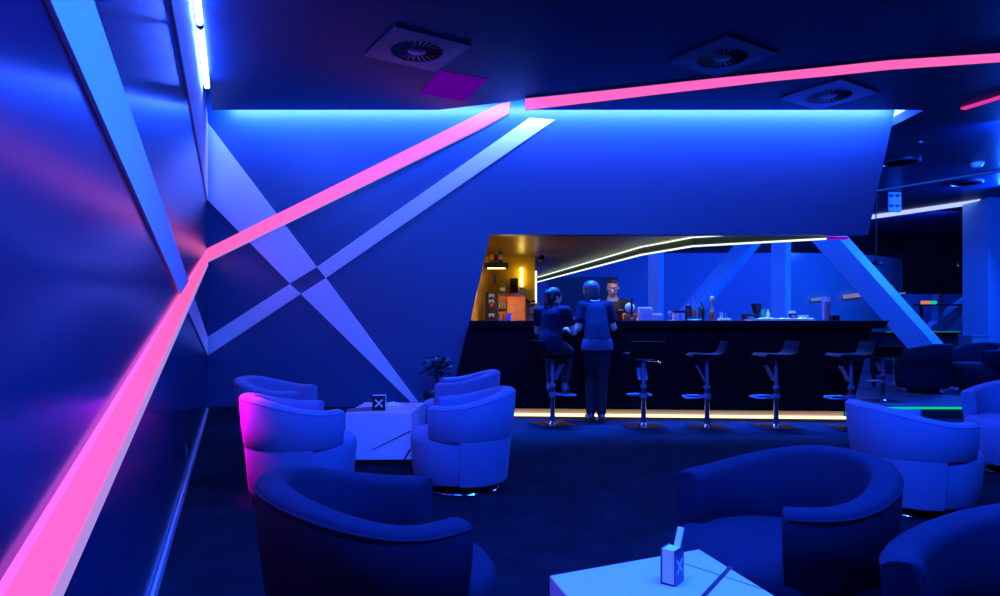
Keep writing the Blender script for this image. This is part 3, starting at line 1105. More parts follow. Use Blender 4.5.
# ================================================================== BAR STOOLS
def make_stool(label, loc, rotz):
    t = thing('bar_stool', label, 'stool', loc, rotz, 'bar stools')
    MB().box((-0.21, -0.21, 0.001), (0.21, 0.21, 0.014), 0.004).build('base_plate', M['black_gloss'], t)
    rim = MB()
    for (a, b) in (((-.212, -.212), (.212, -.206)), ((-.212, .206), (.212, .212)), ((-.212, -.206), (-.206, .206)), ((.206, -.206), (.212, .206))):
        rim.box((a[0], a[1], 0.0012), (b[0], b[1], 0.0135))
    rim.build('base_rim', M['chrome'], t)
    MB().lathe([(0, 0.0145), (0.06, 0.0145), (0.045, 0.03), (0.029, 0.045), (0.029, 0.44), (0.0, 0.44)], seg=20).build('column', M['chrome'], t, True)
    MB().lathe([(0, 0.44), (0.036, 0.44), (0.036, 0.47), (0.02, 0.475), (0.02, 0.755), (0, 0.755)], seg=20).build('gas_lift', M['steel'], t, True)
    fr_ = MB()
    fr_.tube([(0.02, -0.05, 0.35), (0.10, -0.12, 0.345), (0.22, -0.13, 0.34), (0.25, -0.10, 0.34), (0.25, 0.10, 0.34), (0.22, 0.13, 0.34), (0.10, 0.12, 0.345), (0.02, 0.05, 0.35)], 0.010, 8)
    fr_.lathe([(0.031, 0.325), (0.042, 0.325), (0.042, 0.375), (0.031, 0.375)], seg=18)
    fr_.build('footrest', M['steel'], t, True)
    br = MB()
    prof = [(0.03, 0.52), (0.05, 0.56), (0.085, 0.63), (0.12, 0.69)]
    rows = []
    for x, z in prof:
        rows.append([Vector((x, -.055, z)), Vector((x, .055, z)), Vector((x - .008, .055, z + .004)), Vector((x - .008, -.055, z + .004))])
    br.grid_sweep(rows)
    br.build('support_plate', M['steel'], t, True)
    MB().tube([(0.0, -0.02, 0.745), (-0.02, -0.16, 0.735), (-0.025, -0.19, 0.72)], [0.006, 0.006, 0.009], 8).build('lever', M['chrome'], t, True)
    # L-shaped pad
    ss = MB()
    prof = []
    for x, z in [(0.20, 0.785), (0.17, 0.80), (0.08, 0.795), (-0.06, 0.79), (-0.13, 0.80), (-0.17, 0.83), (-0.19, 0.88), (-0.205, 0.965)]:
        prof.append((x, z))
    hw = 0.19
    rows = []
    for i, (x, z) in enumerate(prof):
        j0, j1 = prof[max(0, i - 1)], prof[min(len(prof) - 1, i + 1)]
        d = Vector((j1[0] - j0[0], j1[1] - j0[1])).normalized()
        nx, nz = d.y, -d.x           # below / behind
        th = 0.03
        if i in (0, len(prof) - 1):
            th = 0.018
        q_ = [(-hw, 0), (-hw * .96, 0.006), (0, 0.004), (hw * .96, 0.006), (hw, 0), (hw, -th), (0, -th), (-hw, -th)]
        rows.append([Vector((x - nx * v, y, z - nz * v)) for y, v in q_])
    half = 5
    MB().grid_sweep([[v.copy() for v in r] for r in rows[:half]]).build('seat', M['black_leather'], t, True, angle=50)
    MB().grid_sweep([[v.copy() for v in r] for r in rows[half - 1:]]).build('backrest', M['black_leather'], t, True, angle=50)
    MB().box((-0.10, -0.10, 0.756), (0.10, 0.10, 0.762), 0.002).build('seat_plate', M['steel'], t)
    return t


def stool_xy(x, y=424.8):
    p = on_floor(x, y)
    return (p.x, p.y, 0)


s1 = make_stool('bar stool under the seated person, first from the left', stool_xy(552.5), 0.35)
dup(s1, 'black bar stool with its back to the room, right of the standing person', stool_xy(643.5, 426.5), PI / 2 + 0.05)
dup(s1, 'black bar stool turned left at the bar, third from the left', stool_xy(707, 427.5), PI - 0.1)
dup(s1, 'black bar stool turned left at the bar, fourth from the left', stool_xy(776, 427.5), PI + 0.02)
dup(s1, 'black bar stool turned left at the right bar end, half behind a white chair', stool_xy(851, 428.5), PI - 0.05)
dup(s1, 'black stool on the platform beyond the right end of the bar', (4.95, 8.62, PLZ), PI / 2).scale = (.85, .85, .74)


# low pale side table on the platform
pt = at(889, 349.5, 10.5)
t = thing('side_table', 'pale low table on the platform beyond the bar end', 'table', (pt.x, 10.5, PLZ))
zt = pt.z - PLZ
MB().box((-0.30, -0.25, zt - 0.06), (0.30, 0.25, zt), 0.008).build('table_top', M['table'], t)
MB().box((0.18, -0.2, 0.001), (0.24, 0.2, zt - 0.06), 0.004).build('panel_leg', M['table'], t)
MB().box((-0.26, -0.03, 0.001), (-0.22, 0.03, zt - 0.06), 0.004).build('post_leg', M['black'], t)


# ================================================================== ITEMS ON THE BAR
BACKD = 0.22


def bar_at(x, d=BACKD):
    """point on the counter top seen at photo column x, d behind the front edge"""
    u = (x - CX) / F
    o0, dd = BA + bn * d, bd
    # (o0.x + s*dd.x) = u*(o0.y + s*dd.y)
    s_ = (u * o0.y - o0.x) / (dd.x - u * dd.y)
    p = o0 + dd * s_
    return Vector((p.x, p.y, CT + 0.001))


def sz(px, Y=8.6):
    return px * Y / F


def bottle(label, loc, r, h, m, cap=None, cat='bottle', neck=0.35, group=None, capm=None, labm=None):
    t = thing('bottle', label, cat, loc, 0, group)
    hb = h * (1 - neck)
    MB().lathe([(0, 0), (r * .95, 0), (r, 0.006), (r, hb * .9), (r * .85, hb), (r * .42, hb + h * .10), (r * .34, h * .93), (r * .34, h * .96), (0, h * .96)], seg=18).build('glass_body', m, t, True)
    MB().lathe([(0, h * .955), (r * .40, h * .955), (r * .40, h), (0, h)], seg=14).build('cap', capm or M['black'], t)
    if labm:
        MB().lathe([(r * 1.01, hb * .25), (r * 1.02, hb * .26), (r * 1.02, hb * .7), (r * 1.01, hb * .71)], seg=18).build('paper_label', labm, t, True)
    return t


def cup(label, loc, r0, r1, h, m, name='cup', cat='cup', group=None):
    o = MB().lathe([(0, 0), (r0, 0), (r1, h), (r1 * .9, h), (r0 * .88, 0.008), (0, 0.008)], seg=20).build(name, m, None, True, loc)
    return tag(o, label, cat, group)


g = 'things on the bar counter'
cup('small blue tumbler on the left end of the bar', bar_at(509), .026, .03, sz(7), M['blue_item'], 'tumbler', 'glass')
for x, lab in ((567, 'small white cup on the bar between the two guests, left of the pair'), (573.5, 'small white cup on the bar between the two guests, right of the pair')):
    t = thing('coffee_cup', lab, 'cup', bar_at(x, .12), 0, 'white cups between the guests')
    MB().lathe([(0, 0), (.018, 0), (.033, .035), (.034, .042), (.031, .042), (.02, .006), (0, .006)], seg=18).build('bowl', M['white'], t, True)
    MB().lathe([(0, -0.0), (.03, 0.0), (.05, 0.006), (.048, 0.008), (0, 0.003)], seg=18).build('saucer', M['white'], t, True)
    MB().tube([(.03, 0, .034), (.046, 0, .030), (.046, 0, .018), (.028, 0, .012)], .004, 6).build('handle', M['white'], t, True)
# orange juicer
t = thing('juice_press', 'orange counter press with a round white bowl and black handle by the barman', 'juicer', bar_at(629.5, .30))
MB().box((-sz(6.5), -.06, 0), (sz(6.5), .06, sz(7)), 0.015).build('body', M['orange'], t, True)
MB().ball((-.0, -.02, sz(12.5)), sz(5), (1, .9, 1), 16).build('bowl', M['white'], t, True)
MB().tube([(.012, -.085, sz(6)), (.012, -.085, sz(17)), (.012, -.075, sz(22))], [.018, .015, .012], 10).build('handle', M['black'], t, True)
MB().box((.0, -.0625, sz(1.2)), (sz(3.5), -.0605, sz(3.0)), 0.0).build('badge', M['cream_item'], t)
# napkin stacks
def stack(x, w, hpx, label, d=.25):
    p = bar_at(x, d)
    t = thing('napkin_stack', label, 'napkins', p, -0.1, 'lilac napkin stacks')
    W, Hh = sz(w), sz(hpx)
    MB().box((-W / 2, -W * .45, 0), (W / 2, W * .45, Hh), 0.006).build('wrapper', M['cream_item'], t)
    nl_ = 5 if hpx > 9 else 3
    for i in range(nl_):
        z = Hh * (i + .35) / nl_
        mb = MB()
        mb.tube([(-W * .30 + W * .76 * q_ / 8, -W * .455, z + .006 * math.sin(q_ * 1.6)) for q_ in range(9)], Hh / nl_ * .33, 6)
        mb.build('lilac_band', M['lilac'], t, True)
    return t
stack(645, 13, 13, 'tall lilac striped napkin stack on the bar beside the orange press')
stack(657, 9.5, 6.5, 'low lilac striped napkin stack on the bar right of the tall one')
def wine(label, x, h, r, m=None):
    o = MB().lathe([(0, 0), (r, 0), (r * .2, .006), (r * .12, h * .4), (r * .7, h * .55), (r * .9, h * .8), (r * .75, h), (r * .7, h), (r * .84, h * .8), (r * .6, h * .57), (0, h * .45)], seg=18)
    return tag(o.build('wine_glass', M['clear_glass'], None, True, bar_at(x)), label, 'glass')
wine('small stemmed glass on the bar right of the low napkin stack', 670, sz(9), .026)
# cream dispenser
t = thing('straw_caddy', 'cream bar caddy with a dark top left of the black tumbler', 'caddy', bar_at(679))
W = sz(11)
MB().box((-W / 2, -.05, 0), (W / 2, .05, sz(7.5)), .004).build('body', M['cream_item'], t)
MB().box((-W / 2 - .004, -.054, sz(7.5)), (W / 2 + .004, .054, sz(9.5)), .003).build('lid', M['black'], t)
for i in (-1, 0, 1):
    MB().box((i * W * .3 - .012, -.0525, sz(1)), (i * W * .3 + .012, -.0505, sz(6)), 0).build('compartment', M['blue_item'] if i == 0 else M['white'], t)
t = thing('shaker', 'tall black shaker on the bar between caddy and slim bottle', 'shaker', bar_at(688.5, .16))
MB().lathe([(0, 0), (.036, 0), (.04, .01), (.042, sz(11)), (.034, sz(12)), (0, sz(12))], seg=18).build('body', M['black'], t, True)
MB().lathe([(0, sz(12)), (.036, sz(12)), (.038, sz(14)), (.02, sz(15.5)), (0, sz(15.5))], seg=18).build('lid', M['black_gloss'], t, True)
bottle('slim pale bottle with pourer, tallest on the bar', bar_at(694, .27), .028, sz(29), M['blue_glass'], neck=.5, capm=M['steel'], labm=M['orange'])
o = MB().lathe([(0, 0), (.05, 0), (.085, .012), (.082, .015), (.05, .005), (0, .005)], seg=24).build('saucer', M['white'], None, True, bar_at(694.5, .06))
tag(o, 'white saucer in front of the slim pale bottle', 'saucer')
bottle('dark green bottle on the bar right of the slim pale one', bar_at(701.5, .2), .040, sz(18), M['dark_green_glass'], neck=.25, capm=M['green_glass'])
bottle('bottle with round yellow cap and orange body on the bar', bar_at(712, .18), .030, sz(17), M['amber_glass'], neck=.4, capm=M['yellow_item'], labm=M['orange'])
o = MB().ball((0, 0, 0), sz(2.2), (1, 1, 1.5), 12).build('stopper', M['yellow_item'], bpy.data.objects[[x.name for x in COL.objects if x.name.startswith('bottle')][-1]], True)
o.location = (0, 0, sz(20.5))
# tea set
t = thing('serving_tray', 'small white tray on the bar, holding a glass and a dark mug', 'tray', bar_at(724.5, .2))
MB().box((-sz(5.5), -.06, 0), (sz(5.5), .06, .02), .006).build('base', M['white'], t)
MB().box((-sz(4.5), -.05, .02), (sz(4.5), .05, .03), .004).build('mat', M['cream_item'], t)
p = bar_at(721.5, .2)
p.z += .031
cup('small white glass standing on the white bar tray', p, .018, .022, sz(6), M['white'], 'tumbler', 'glass')
p = bar_at(727, .2)
p.z += .031
cup('small dark mug standing on the white bar tray', p, .024, .026, sz(5.5), M['blue_glass'], 'mug', 'mug')
# black box and funnel
t = thing('tip_box', 'black box with a small pale print on the bar left of the funnel cup', 'box', bar_at(749.5, .42))
MB().box((-sz(6.5), -.05, 0), (sz(6.5), .05, sz(6.5)), .004).build('body', M['black'], t)
MB().box((-sz(2.5), -.0515, sz(2)), (sz(2.5), -.0505, sz(3.6)), 0).build('print', M['green_glass'], t)
t = thing('black_cup', 'black flared cup standing behind the black box on the bar', 'cup', bar_at(756.5, .52))
MB().lathe([(0, 0), (.035, 0), (.035, .03), (.03, .06), (.045, sz(9)), (.066, sz(16.5)), (.06, sz(16.5)), (.04, sz(9)), (0, sz(8))], seg=20).build('body', M['black'], t, True)
MB().lathe([(.064, sz(16.0)), (.069, sz(16.4)), (.064, sz(16.9))], seg=20).build('rim', M['black_gloss'], t, True)
bottle('small pale green bottle on the bar right of the flared cup', bar_at(763.5, .34), .026, sz(14), M['green_glass'], neck=.3, capm=M['green_glass'])
bottle('small white bottle on the bar right of the pale green one', bar_at(768, .30), .022, sz(11), M['white'], neck=.3, capm=M['white'])
# papers
for i, (x0, x1, d, h, lab) in enumerate([(752, 815, .02, .010, 'long flat white tray on the bar front edge, under the papers'),
                                         ]):
    a, b = bar_at(x0, .05), bar_at(x1, .05)
    t = thing('flat_tray', lab, 'tray', a, math.atan2((b - a).y, (b - a).x))
    Lw = (b - a).length
    MB().box((0, -.03, 0), (Lw, .30, h), .002).build('tray_base', M['white'], t)
    MB().box((.01, -.03, h), (Lw - .01, -.02, h + .012), .002).build('rim', M['white'], t)
    th = t
pz = CT + .013
for i, (x, w, lab) in enumerate([(767, 15, 'crumpled white paper heap on the left of the flat tray'), (785, 19, 'white paper sheets in the middle of the flat tray'), (804, 15, 'white folded sheet at the right of the flat tray')]):
    p = bar_at(x, .17)
    p.z = pz
    mb = MB()
    W = sz(w)
    n = 8
    rows = []
    hh = [.035, .022, .03][i]
    for q_ in range(n + 1):
        xx = -W / 2 + W * q_ / n
        z = hh * abs(math.sin(q_ * 1.3 + i)) * (1 - abs(q_ / n - .5))
        rows.append([Vector((xx, -.08, z)), Vector((xx, .08, z * .7 + .004)), Vector((xx, .08, 0)), Vector((xx, -.08, 0))])
    mb.grid_sweep(rows)
    tag(mb.build('paper_sheet', M['paper'], None, False, p), lab, 'paper', 'papers on the bar tray')
p = bar_at(792, .27)
t = thing('dark_jar', 'small dark jar with a white lid behind the papers on the bar', 'jar', Vector((p.x, p.y, pz)))
MB().lathe([(0, 0), (sz(2.8), 0), (sz(3), .008), (sz(3), sz(6)), (0, sz(6))], seg=18).build('body', M['black'], t, True)
MB().lathe([(0, sz(6)), (sz(3.3), sz(6)), (sz(3.3), sz(8.2)), (0, sz(8.4))], seg=18).build('lid', M['white'], t, True)
MB().box((-.006, -sz(3.1), sz(2)), (.010, -sz(2.9), sz(4)), 0).build('paper_label', M['yellow_item'], t)
p = bar_at(803, .26)
tag(MB().box((-sz(4), -.03, 0), (sz(4.5), .03, sz(4)), .004).build('sugar_box', M['cream_item'], None, False, Vector((p.x, p.y, pz)), .1), 'small cream box behind the papers on the bar', 'box')
p = bar_at(826, .14)
t = thing('tall_glass', 'tall glass of pink drink near the right end of the bar', 'glass', p)
MB().lathe([(sz(3), .001), (sz(4.3), sz(22)), (sz(4.0), sz(22)), (sz(2.8), .006), (0, .006), (0, .001)], seg=20).build('glass_wall', glass('drink_glass', (.8, .85, .9)), t, True)
MB().lathe([(0, .008), (sz(2.7), .008), (sz(3.7), sz(18)), (0, sz(18))], seg=18).build('drink', M['pink_drink'], t, True)
t = thing('card_reader', 'small black box on the bar right of the pink drink', 'box', bar_at(834.5, .2))
MB().box((-sz(3.5), -.04, 0), (sz(3.5), .04, sz(5)), .004).build('body', M['black'], t)
MB().box((-sz(2.6), -.0415, sz(1)), (sz(2.6), -.0405, sz(3.6)), 0).build('screen', M['black_gloss'], t)

# ---------------- back bar (its top is just below the sight line)
zB = 1.165
t = thing('back_bar', 'low dark back counter along the yellow wall behind the bar', 'counter', (-.2, 11.35, 0))
MB().box((0.0, 0.06, 0.001), (xr + .28, 1.40, zB - .03), .005).build('body', M['black'], t)
MB().box((-.0, 0.0, zB - .03), (xr + .28, 1.42, zB), .005).build('counter_top', M['skirt_dark'], t)
YQ = 11.6


def bb(x, Y=YQ, z=zB + .001):
    return Vector(((x - CX) / F * Y, Y, z))


def sq(px, Y=YQ):
    return px * Y / F


def ztop(y, Y=YQ):
    return H + (HY - y) / F * Y


# dark display cooler with pale chevrons
t = thing('display_cooler', 'dark upright cooler with pale blue arrow marks on the back bar', 'cooler', bb(491.5))
W = sq(12)
Hc = ztop(292.5) - zB
MB().box((-W / 2, 0, 0), (W / 2, .3, Hc), .006).build('body', M['black'], t)
for (yy_, mm) in ((296.0, 'chevron'), (301.5, 'chevron'), (305, 'red'), (315.5, 'chevron')):
    z = ztop(yy_) - zB
    if mm == 'red':
        MB().tube([(0, -.004, z), (0, -.0005, z)], sq(1.6), 12).build('red_mark', M['red'], t)
    else:
        a_ = sq(2.8)
        MB().prism([(-a_, -.0005, z - sq(2)), (-a_, -.0005, z + sq(2)), (a_, -.0005, z + sq(2)), (a_, -.0005, z - sq(2)), (0, -.0005, z - sq(.2))], (0, -.003, 0)).build('arrow_mark', M['chevron'], t)
# open shelf unit
t = thing('shelf_unit', 'small dark open shelf unit right of the arrow-marked cooler', 'shelf', bb(502.2, 11.75))
W = sq(8.4, 11.75)
Hc = ztop(292.5, 11.75) - zB
for z in (0.0, Hc * .42, Hc - .05):
    MB().box((-W / 2, 0, z), (W / 2, .22, z + (.05 if z > Hc * .5 else .016)), .003).build('shelf_board', M['skirt_dark'], t)
MB().box((-W / 2, .2, 0), (W / 2, .21, Hc - .05)).build('back_panel', M['orange_wood'], t)
MB().box((-W / 2 - .001, 0, 0), (-W / 2 + .012, .2, Hc - .05)).build('side_panel', M['skirt_dark'], t)
cols = [M['blue_item'], M['cream_item'], M['red'], M['orange'], M['white'], M['yellow_item'], M['lilac']]
n = 0
names = ['blue', 'cream', 'red', 'orange', 'white', 'yellow', 'lilac']
for lev, zz, cnt in ((0, .017, 4), (1, Hc * .42 + .017, 3)):
    for i in range(cnt):
        r = W / cnt * .30
        hh = (Hc * .27) * (.75 + .25 * random.random())
        lc = Vector(t.location) + Vector((-W / 2 + W * (i + .62) / (cnt + .25), .07, zz + .001))
        c_ = n % 7
        o = MB().lathe([(0, 0), (r, 0), (r, hh * .7), (r * .5, hh * .85), (r * .5, hh), (0, hh)], seg=12).build('jar', cols[c_], None, True, lc)
        tag(o, 'tiny %s jar on the %s board of the open shelf unit' % (names[c_], 'lower' if lev == 0 else 'middle'), 'jar', 'jars on the open shelf unit')
        n += 1
# orange cabinet
t = thing('orange_cabinet', 'glowing orange wooden cabinet on the back bar beneath the yellow wall lamp', 'cabinet', bb(516.3, 11.7))
W = sq(18.5, 11.7)
Hc = ztop(297, 11.7) - zB
MB().box((-W / 2, 0, 0), (W / 2, .3, Hc), .006).build('body', M['orange_wood'], t)
MB().box((-W / 2 + .015, -.006, .01), (W / 2 - .015, -.0005, Hc - .02), .003).build('door', M['orange_wood'], t)
MB().ball((-.03, -.014, Hc * .6), .014, seg=10).build('knob', M['lilac'], t.children[-1], True)
MB().box((-W / 2, -.002, Hc), (W / 2, .3, Hc + .02), .002).build('top', M['red'], t)
for (x, w, mm, nm, lab) in ((511, 5, 'red', 'folded_cloth', 'dark red folded cloth on top of the orange cabinet'), (517, 6, 'blue_item', 'folded_cloth', 'blue folded cloth on top of the orange cabinet')):
    p = bb(x, 11.8, zB + Hc + .022)
    tag(MB().box((-sq(w) / 2, -.05, 0), (sq(w) / 2, .05, sq(2.2)), .008).build(nm, M[mm], None, True, p), lab, 'cloth')
# yellow shelf box
t = thing('yellow_cabinet', 'yellow open cabinet with small goods at the right end of the back bar', 'cabinet', bb(533, 12.0))
W = sq(15, 12)
Hc = ztop(303, 12) - zB
MB().box((-W / 2, .22, 0), (W / 2, .25, Hc), .003).build('back_panel', M['yellow_item'], t)
for z in (0, Hc * .48, Hc - .02):
    MB().box((-W / 2, 0, z), (W / 2, .22, z + .02), .002).build('shelf_board', M['yellow_item'], t)
MB().box((-W / 2, 0, 0), (-W / 2 + sq(3.5, 12), .22, Hc), .002).build('side_panel', M['orange_wood'], t)
for i, c_ in enumerate((6, 3, 4)):
    lc = Vector(t.location) + Vector((-W / 2 + W * (.38 + .22 * i), .1, Hc * .48 + .021))
    o = MB().lathe([(0, 0), (.028, 0), (.03, .05), (.02, .07), (.02, .085), (0, .085)], seg=12).build('jar', cols[c_], None, True, lc)
    tag(o, 'tiny %s jar inside the yellow open cabinet' % names[c_], 'jar', 'jars in the yellow cabinet')
p = bb(529, 12.1, zB + Hc + .001)
mb = MB()
for i in range(5):
    an = i * 1.3
    mb.ball((.05 * math.cos(an) + .06 * (i - 2) * .5, .03 * math.sin(an), .02 + .012 * (i % 3)), .03, (1.2, .9, .8), 8)
tag(mb.build('dark_bundle', M['black'], None, True, p), 'small dark bundle lying on the yellow open cabinet', 'bundle')
# wall shelf with bottles
Ys = 11.9
zsh = ztop(267.5, Ys)
x0, x1 = bb(484, Ys).x, bb(508.5, Ys).x
t = thing('wall_shelf', 'dark wall shelf holding three bottles above the back bar', 'shelf', (x0, Ys, zsh))
MB().box((0, 0, 0), (x1 - x0, .3, sq(5, Ys)), .004).build('board', mat('dark_blue_board', (.02, .035, .06), .5), t)
MB().box((.06, .08, -.012), (x1 - x0 - .06, .16, -.001), .002).build('under_light', emit('under_shelf_lamp', (1, .62, .2), 9.0), t)
zst = zsh + sq(5, Ys) + .001
g = 'bottles on the wall shelf'
bottle('amber bottle on the dark wall shelf, left of three', bb(491.5, Ys + .08, zst), sq(2.2, Ys), sq(18, Ys), M['amber_glass'], group=g, labm=M['yellow_item'])
bottle('clear bottle with red label on the dark wall shelf, middle of three', bb(496.2, Ys + .16, zst), sq(2.0, Ys), sq(18.5, Ys), M['clear_glass'], group=g, labm=M['red'])
bottle('green bottle on the dark wall shelf, right of three', bb(500.5, Ys + .08, zst), sq(2.2, Ys), sq(17, Ys), M['green_glass'], group=g, capm=M['steel'], labm=M['clear_glass'])
# green bottle lower, on the cooler/shelf unit
p = bb(502.5, 11.85, ztop(292.5, 11.75) + .001)
bottle('bright green bottle standing on the open shelf unit', p, sq(2.6), sq(12), M['green_glass'], neck=.4, labm=M['white'])
p = bb(495, 12.3)
p = bb(495, YW)
tag(MB().box((p.x - sq(2), YW - .012, ztop(284, YW)), (p.x + sq(1.6), YW - .001, ztop(274.5, YW)), .003).build('poster', M['blue_item']), 'small blue poster on the yellow wall under the bottle shelf', 'poster')
# speaker on the yellow wall
p = at(514, 285.5, YW)
t = thing('wall_speaker', 'black box speaker on the yellow wall left of the glowing lamp', 'speaker', (p.x, YW - .001, p.z))
W, Hh = sq(4, YW), sq(7, YW)
MB().box((-W, -.14, -Hh), (W, -.02, Hh), .01).build('body', M['black'], t)
MB().box((-.03, -.02, -.05), (.03, 0, .05)).build('bracket', M['black'], t)
MB().tube([(0, -.141, -.03), (0, -.146, -.03)], W * .7, 16).build('cone', M['black_gloss'], t)
# glowing wall lamp
p = at(521.5, 277, YW)
t = thing('wall_lamp', 'glowing warm tube lamp standing upright on the yellow wall', 'lamp', (p.x, YW - .001, p.z))
MB().tube([(0, -.06, -sq(10, YW)), (0, -.06, sq(9, YW))], .024, 14).build('bulb', M['lamp_warm'], t, True)
MB().box((-.03, -.04, -sq(11, YW)), (.03, 0, -sq(10, YW)), .004).build('bracket', M['steel'], t)
MB().tube([(0, -.06, -sq(11.5, YW)), (0, -.06, -sq(10, YW))], .03, 14).build('socket', M['steel'], t)
t = thing('jar_shelf', 'pale carton standing below the warm wall lamp', 'carton', bb(522.5, 12.4))
MB().box((-.05, 0, 0), (.05, .2, ztop(289, 12.4) - zB), .005).build('body', M['cream_item'], t)
MB().box((-.04, -.003, .1), (.04, -.0005, .22), 0).build('print', M['yellow_item'], t)
# little spotlight by the soffit corner
p = at(541, 258, 12.4)
t = thing('track_spotlight', 'small dark spotlight under the bar soffit beside the yellow wall', 'spotlight', (p.x, 12.4, ZS2))
MB().tube([(0, 0, -.001), (0, 0, -.08)], .012, 8).build('stem', M['black'], t)
MB().tube([(.03, .05, -.06), (-.02, -.08, -.14)], [.05, .06], 14).build('lamp_head', M['black'], t, True)
MB().tube([(-.0202, -.0804, -.1402), (-.022, -.085, -.143)], .045, 14).build('lens', M['steel'], t)

# ================================================================== PLANT behind the chairs
p = on_floor(434, 413)
p = Vector((at(436, 370, 8.2).x, 8.2, 0))
t = thing('potted_plant', 'dark glossy potted plant against the back wall behind the white chairs', 'plant', p)
MB().lathe([(0, 0.001), (.12, 0.001), (.16, .30), (.15, .32), (.13, .30), (0, .28)], seg=24).build('pot', M['black'], t, True)
MB().tube([(0, 0, .28), (.01, 0, .5), (-.01, .01, .66)], [.02, .016, .012], 8).build('stem', M['stem'], t, True)
lf = MB()
for i in range(70):
    an = random.random() * 2 * PI
    el = random.uniform(-.5, 1.0)
    base = Vector((random.uniform(-.13, .13), random.uniform(-.08, .08), random.uniform(.52, .74)))
    d = Vector((math.cos(an) * math.cos(el), math.sin(an) * math.cos(el) * .7, math.sin(el) * .6))
    s_ = d.cross(Vector((0, 0, 1))).normalized()
    u_ = s_.cross(d)
    Ln = random.uniform(.08, .13)
    w = Ln * .42
    v = [base, base + d * Ln * .35 + s_ * w + u_ * .01, base + d * Ln * .75 + s_ * w * .7, base + d * Ln - u_ * .03, base + d * Ln * .75 - s_ * w * .7, base + d * Ln * .35 - s_ * w + u_ * .01]
    mid_ = base + d * Ln * .5 - u_ * .012
    vs = [lf.bm.verts.new(x) for x in v]
    mv = lf.bm.verts.new(mid_)
    for k_ in range(6):
        lf.bm.faces.new([mv, vs[k_], vs[(k_ + 1) % 6]])
lf.build('foliage', M['leaf'], t)

# wall socket on the left wall
pp = on_left(185, 452)
t = thing('wall_socket', 'small wall socket low on the left wall', 'socket', pp, math.atan2(LN.y, LN.x))
MB().box((0.0005, -.045, -.045), (.010, .045, .045), .003).build('cover', M['vent'], t)
MB().lathe([(0, 0), (.022, 0), (.022, .002), (0, .002)], seg=16, mtx=Matrix.Translation((.0101, 0, 0)) @ Matrix.Rotation(PI / 2, 4, 'Y')).build('insert', M['skirt'], t)


# ================================================================== PEOPLE
def fuse(mb, name, m, parent, voxel=0.009, smooth_it=6):
    """merge overlapping closed shapes into one continuous surface"""
    o = mb.build(name, m, parent)
    md = o.modifiers.new('r', 'REMESH')
    md.mode = 'VOXEL'
    md.voxel_size = voxel
    sm = o.modifiers.new('s', 'SMOOTH')
    sm.factor = 0.5
    sm.iterations = smooth_it
    dg = bpy.context.evaluated_depsgraph_get()
    me = bpy.data.meshes.new_from_object(o.evaluated_get(dg))
    o.modifiers.clear()
    o.data = me
    if not me.materials:
        me.materials.append(m)
    for p_ in me.polygons:
        p_.use_smooth = True
    return o


def hand(mb, wrist, d, up, side, curl=0.6, s=1.0):
    """palm and five bent fingers; d = pointing direction, up = back of the hand, side=+1 right / -1 left"""
    d = Vector(d).normalized()
    up = (Vector(up) - d * Vector(up).dot(d)).normalized()
    lat = d.cross(up) * side              # towards the little finger for the right hand
    w = Vector(wrist)
    mb.limb([w, w + d * .085 * s], [.024 * s, .026 * s], 10)
    for kx in (-1, 0, 1):
        mb.limb([w + d * .02 * s, w + d * .088 * s + lat * .022 * kx * s], [.018 * s, .014 * s], 8)
    for i, L_ in enumerate((.072, .082, .076, .058)):
        b0_ = w + d * .088 * s + lat * (-.030 + .020 * i) * s
        a1 = curl * (.5 + .08 * i)
        d1 = d * math.cos(a1) - up * math.sin(a1)
        d2 = d * math.cos(a1 * 2.1) - up * math.sin(a1 * 2.1)
        p1_ = b0_ + d1 * L_ * .5 * s
        mb.limb([b0_, p1_, p1_ + d2 * L_ * .5 * s], [.0095 * s, .009 * s, .0078 * s], 8)
    tb = w + d * .028 * s - lat * .026 * s
    td = (d * .65 - lat * .6 - up * .4).normalized()
    t1 = tb + td * .038 * s
    mb.limb([tb, t1, t1 + (td * .6 + d * .6 - up * .2).normalized() * .03 * s], [.013 * s, .0105 * s, .009 * s], 8)


def head(mb, c, fwd, s=1.0, tilt=0.0):
    """c = head centre; returns a function mapping local (right, fwd, up) to world"""
    fwd = Vector(fwd).normalized()
    right = fwd.cross(Vector((0, 0, 1))).normalized()
    upv = right.cross(fwd)

    def W(r, f, u):
        return Vector(c) + (right * r + fwd * f + upv * u) * s
    rot = Matrix((right, fwd, upv)).transposed()
    mb.ball(W(0, -.012, .028), .080 * s, (.93, 1.12, 1.02), 18, rot)       # skull
    mb.ball(W(0, .020, -.035), .058 * s, (1.0, 1.0, 1.18), 16, rot)        # face
    mb.ball(W(0, .048, -.088), .026 * s, (1.1, .9, .8), 10, rot)           # chin
    mb.limb([W(-.045, .0, -.06), W(0, .048, -.092), W(.045, 0, -.06)], [.022 * s, .020 * s, .022 * s], 10)   # jaw
    mb.limb([W(0, .078, .0), W(0, .094, -.038)], [.008 * s, .014 * s], 8)  # nose
    mb.ball(W(0, .076, .022), .030 * s, (1.5, .5, .4), 10, rot)            # brow
    for sg in (-1, 1):
        mb.ball(W(.033 * sg, .058, -.022), .020 * s, (1, .8, .8), 8, rot)  # cheek
        mb.ball(W(.078 * sg, -.012, -.012), .026 * s, (.35, .75, 1.15), 10, rot)   # ear
    mb.limb([W(-.014, .075, -.064), W(.014, .075, -.064)], [.009 * s, .009 * s], 8)   # lips
    return W, rot


